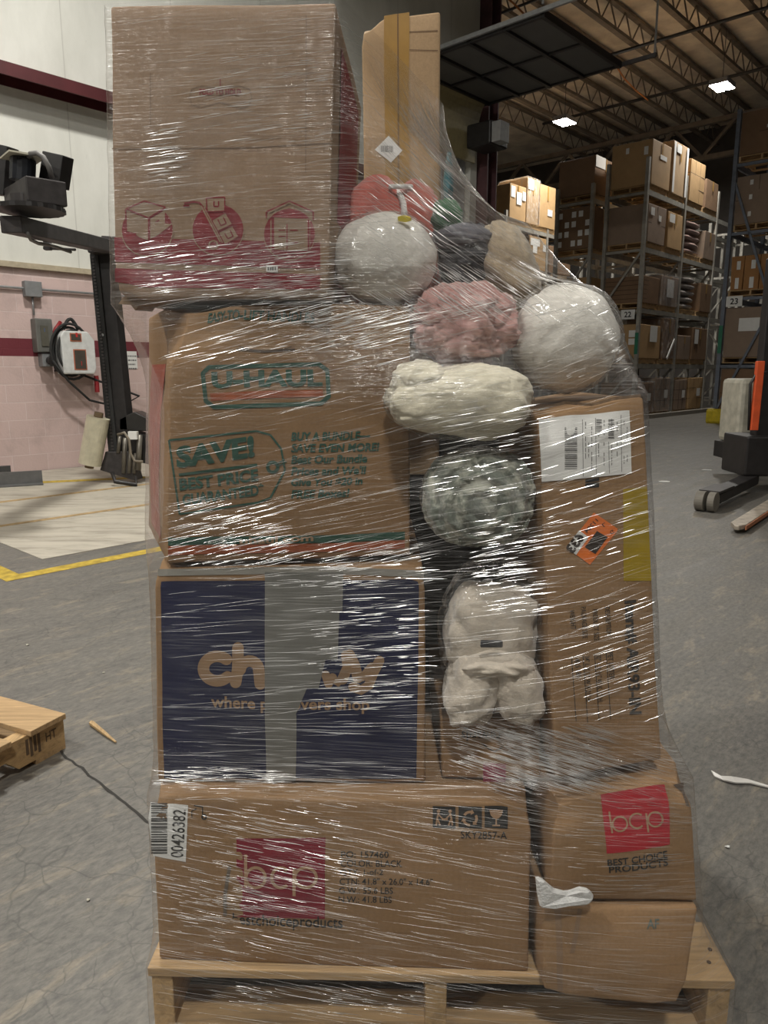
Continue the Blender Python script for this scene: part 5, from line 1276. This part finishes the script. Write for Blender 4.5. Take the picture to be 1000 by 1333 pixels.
# white foam sheet in the gap
m = MB(); fp = [(698, 1143), (710, 1150), (722, 1160), (738, 1164), (756, 1158), (768, 1161), (775, 1170), (768, 1180), (745, 1182), (722, 1184), (704, 1184), (700, 1165)]
m.prism([atY(x, y, 1.062 + .004 * math.sin(x * .3)) for x, y in fp], Vector((0, .012, 0)))
fo = m.build('foam_sheet', plain('white_foam', (.66, .66, .65), .7, var=.12, scale=60, bmp=.6)); tag(fo, 'torn white foam sheet poking out between the two lower right cartons', 'packing foam'); fo.modifiers.new('edge', 'BEVEL').width = .004
HULL.append(('q', [atY(x, 1184, 1.062) for x in (700, 770)], [atY(x, 1140, 1.062) for x in (700, 770)]))

# ---- stretch film
KA = 160; NLEV = 150; NR = 760; ZB, ZT = .012, 1.70
angs = [2 * math.pi * k / KA for k in range(KA)]; dirs = [(math.cos(a), math.sin(a)) for a in angs]
def pts_at(z):
    out = []
    for it in HULL:
        if it[0] == 'q':
            for lo, hi in zip(it[1], it[2]):
                if lo.z - .012 <= z <= hi.z + .012:
                    t = min(1, max(0, (z - lo.z) / max(1e-6, hi.z - lo.z))); q = lo.lerp(hi, t); out.append((q.x, q.y))
        else:
            c, r = it[1], it[2]; u = (z - c.z) / r[2]
            if abs(u) < 1:
                s_ = math.sqrt(1 - u * u) ** .8
                for k in range(20): out.append((c.x + r[0] * s_ * math.cos(k * .31416), c.y + r[1] * s_ * math.sin(k * .31416)))
    return out
zs_ = [ZB + (ZT - ZB) * i / (NLEV - 1) for i in range(NLEV)]
Hs = []
for z in zs_:
    ps = pts_at(z); Hs.append([max(x * c + y * s_ for x, y in ps) + .005 for c, s_ in dirs])
KC = 2.6; RW = 22; dzl = zs_[1] - zs_[0]
def closing(col):
    n = len(col)
    D = [max(col[j] - KC * ((i - j) * dzl) ** 2 for j in range(max(0, i - RW), min(n, i + RW + 1))) for i in range(n)]
    return [min(D[j] + KC * ((i - j) * dzl) ** 2 for j in range(max(0, i - RW), min(n, i + RW + 1))) for i in range(n)]
cols = [closing([Hs[i][k] for i in range(NLEV)]) for k in range(KA)]
CEN = Vector((-.02, 1.47))
rings = []
for i in range(NLEV):
    poly = [(-3, -3), (3, -3), (3, 5), (-3, 5)]
    for k in range(KA):
        c, s_ = dirs[k]; h = cols[k][i]; out = []
        for a in range(len(poly)):
            p, q = poly[a], poly[(a + 1) % len(poly)]; dp = p[0] * c + p[1] * s_ - h; dq = q[0] * c + q[1] * s_ - h
            if dp <= 0: out.append(p)
            if dp * dq < 0:
                t = dp / (dp - dq); out.append((p[0] + (q[0] - p[0]) * t, p[1] + (q[1] - p[1]) * t))
        poly = out
    an = sorted((math.atan2(p[1] - CEN.y, p[0] - CEN.x), p) for p in poly)
    ring = []; j = 0; n = len(an)
    for k in range(NR):
        a = -math.pi + 2 * math.pi * k / NR
        while j < n and an[j][0] <= a: j += 1
        p = an[(j - 1) % n][1]; q = an[j % n][1]
        ca, sa = math.cos(a), math.sin(a); ex, ey = q[0] - p[0], q[1] - p[1]
        den = ca * ey - sa * ex; t = ((p[0] - CEN.x) * ey - (p[1] - CEN.y) * ex) / den if abs(den) > 1e-12 else 0
        ring.append(Vector((CEN.x + ca * t, CEN.y + sa * t, zs_[i])))
    rings.append(ring)
FILM = film_material('stretch_film', .02, .20, 5.0, 190.0, .06, .20, .6, .0022)
sw = thing('stretch_wrap', 'clear stretch film wrapped in layers around the whole pallet load', 'plastic wrap', (0.09, 1.6, 0))
me = bpy.data.meshes.new('film')
vs = []; arcl = []
for i in range(NLEV):
    acc = 0; row = []
    for k in range(NR):
        p = rings[i][k]; q = rings[i][(k + 1) % NR]; row.append(acc); acc += (q - p).length
        o = Vector((p.x - CEN.x, p.y - CEN.y, 0)).normalized()
        wv = .0022 * abs(noise.noise(Vector((p.x * 9, p.y * 9, p.z * 42)))) + .002 * abs(noise.noise(Vector((p.x * 30, p.y * 30, p.z * 14 + 5))))
        vs.append(p + o * wv)
    row.append(acc); arcl.append(row)
base = Vector((0.09, 1.6, 0)); fs = []
for i in range(NLEV - 1):
    for k in range(NR):
        k2 = (k + 1) % NR; fs.append((i * NR + k, i * NR + k2, (i + 1) * NR + k2, (i + 1) * NR + k))
me.from_pydata([v - base for v in vs], [], fs); me.update()
uv = me.uv_layers.new(name='UVMap'); q = 0; flat = []
for i in range(NLEV - 1):
    for k in range(NR):
        flat += [arcl[i][k], zs_[i], arcl[i][k + 1], zs_[i], arcl[i + 1][k + 1], zs_[i + 1], arcl[i + 1][k], zs_[i + 1]]
uv.data.foreach_set('uv', flat)
me.polygons.foreach_set('use_smooth', [True] * len(me.polygons)); me.materials.append(FILM)
fo = bpy.data.objects.new('film', me); COL.objects.link(fo); fo.parent = sw
# folds pulled into the film: thin raised pleats
def fold_mat(nm, rough, gshare, opac):
    m = bpy.data.materials.new(nm); m.use_nodes = True; nt = m.node_tree; nt.nodes.clear()
    out = N(nt, 'ShaderNodeOutputMaterial'); tr = N(nt, 'ShaderNodeBsdfTransparent')
    gl = N(nt, 'ShaderNodeBsdfGlossy'); gl.inputs['Roughness'].default_value = rough
    df = N(nt, 'ShaderNodeBsdfDiffuse'); df.inputs[0].default_value = (.9, .9, .9, 1)
    a = N(nt, 'ShaderNodeMixShader'); a.inputs[0].default_value = gshare; lk(nt, df.outputs[0], a.inputs[1]); lk(nt, gl.outputs[0], a.inputs[2])
    b = N(nt, 'ShaderNodeMixShader'); b.inputs[0].default_value = opac; lk(nt, tr.outputs[0], b.inputs[1]); lk(nt, a.outputs[0], b.inputs[2])
    lk(nt, b.outputs[0], out.inputs['Surface']); return m
PLEAT = fold_mat('film_pleat', .38, .75, .30); GLINT = fold_mat('film_glint_pleat', .30, .92, .85)  # second material is the brighter one, for pleats standing in for glints
def film_pt(kf, z):
    fi = min(max((z - ZB) / dzl, 0), NLEV - 1.001); i = int(fi); t = fi - i; k = int(kf) % NR; u = kf - int(kf); k2 = (k + 1) % NR
    a = vs[i * NR + k].lerp(vs[i * NR + k2], u); b = vs[(i + 1) * NR + k].lerp(vs[(i + 1) * NR + k2], u); return a.lerp(b, t)
def slope(p):
    px, py = proj(p)
    if py < 400:
        if px < 445: return .09
        return -.55 - .25 * max(0, (px - 450) / 250)
    if py < 735:
        if px < 540: return .24
        if px < 700: return .20
        return .32
    if py < 940:
        if px < 560: return .09
        if px < 710: return .16
        return .36
    if py < 1040: return .04 if px < 560 else -.28
    return -.11 if px < 700 else -.07
rf_ = random.Random(5); pm = MB()
HOT = [(530, 200, 50, 70, 110), (300, 350, 130, 35, 170), (200, 200, 20, 40, 40), (430, 395, 110, 30, 170), (350, 462, 150, 20, 40), (460, 430, 70, 25, 80), (230, 700, 120, 40, 110), (450, 740, 100, 30, 100), (470, 850, 70, 70, 120),
       (700, 985, 70, 40, 420), (640, 965, 60, 30, 90), (540, 190, 25, 60, 60), (330, 130, 90, 60, 60), (760, 1000, 90, 25, 80), (270, 1010, 90, 10, 60), (330, 1100, 120, 80, 110), (250, 1190, 90, 60, 70), (620, 590, 80, 60, 90), (660, 740, 50, 60, 90), (620, 380, 70, 40, 160), (520, 260, 60, 60, 80), (570, 200, 70, 70, 120), (780, 860, 60, 80, 38), (760, 640, 60, 90, 45), (520, 1300, 250, 15, 60), (800, 1100, 70, 60, 50), (740, 440, 60, 60, 60)]
def pleat(kf, z, L, wd, sl):
    p = film_pt(kf, z); steps = max(4, int(L / .012)); kk = kf; zz = z; pts = []
    for s_ in range(steps + 1):
        a = film_pt(kk, zz); pts.append(a)
        if not (ZB < zz < ZT): break
        b = film_pt(kk + 1, zz); ds_ = max(1e-4, math.hypot(b.x - a.x, b.y - a.y)); h_ = L / steps / math.sqrt(1 + sl * sl)
        kk += h_ / ds_; zz += h_ * sl * (1 + .12 * math.sin(s_ * .5 + kf))
    n = len(pts); o = len(pm.v)
    if n < 4: return
    for i, a in enumerate(pts):
        d = (pts[min(i + 1, n - 1)] - pts[max(i - 1, 0)]).normalized()
        nn = Vector((a.x - CEN.x, a.y - CEN.y, 0)); nn = (nn - d * nn.dot(d)).normalized()
        # outward normal of the film across its run
        tn = Vector((-d.y, d.x, 0)); tn = tn if tn.dot(nn) > 0 else -tn; nn = tn.normalized()
        sd_ = d.cross(nn); t = i / (n - 1); w_ = wd * math.sin(math.pi * min(1, max(.04, t))) ** .6
        pm.v += [a - sd_ * w_ + nn * .0006, a + nn * (.0007 + w_ * .52), a + sd_ * w_ + nn * .0006]
    for i in range(n - 1):
        q = o + 3 * i; pm.f += [(q, q + 3, q + 4, q + 1), (q + 1, q + 4, q + 5, q + 2)]
# index of film points by pixel, for the side that faces the dock floor
front = []
for i in range(2, NLEV - 2):
    for k in range(NR):
        p = vs[i * NR + k]
        a = rings[i][(k + 1) % NR] - rings[i][k - 1]
        n2 = Vector((a.y, -a.x, 0))
        if n2.dot(Vector((-p.x, -p.y, 0))) > .15 * n2.length * p.length: front.append((i, k))
pxs = [(proj(vs[i * NR + k]), i, k) for i, k in front]
for _ in range(1900):
    (x, y), i, k = rf_.choice(pxs); p = vs[i * NR + k]
    pleat(k + rf_.random(), zs_[i] + rf_.uniform(-.006, .006), rf_.uniform(.03, .16), rf_.choice((.00015, .0002, .0002, .00035)), slope(p) + rf_.gauss(0, .035))
pm0 = pm; pm = MB()
for cx, cy, rx, ry, cnt in HOT:  # extra bright pleats clustered where the film should glint
    near = [(i, k) for (x, y), i, k in pxs if abs(x - cx) < rx and abs(y - cy) < ry]
    if not near: continue
    for _ in range(int(cnt * 1.4)):
        i, k = rf_.choice(near); p = vs[i * NR + k]
        pleat(k + rf_.random(), zs_[i] + rf_.uniform(-.006, .006), rf_.uniform(.010, .06), rf_.choice((.00018, .00025, .00035, .0006)), slope(p) + rf_.gauss(0, .04))
pm.v = [v for v in pm.v]; sw['_w'] = (0.09, 1.6, 0)
pm0.build('pleats', PLEAT, sw, fixn=False); pm.build('glint_pleats', GLINT, sw, fixn=False)

for o in S.objects:
    if '_w' in o: del o['_w']
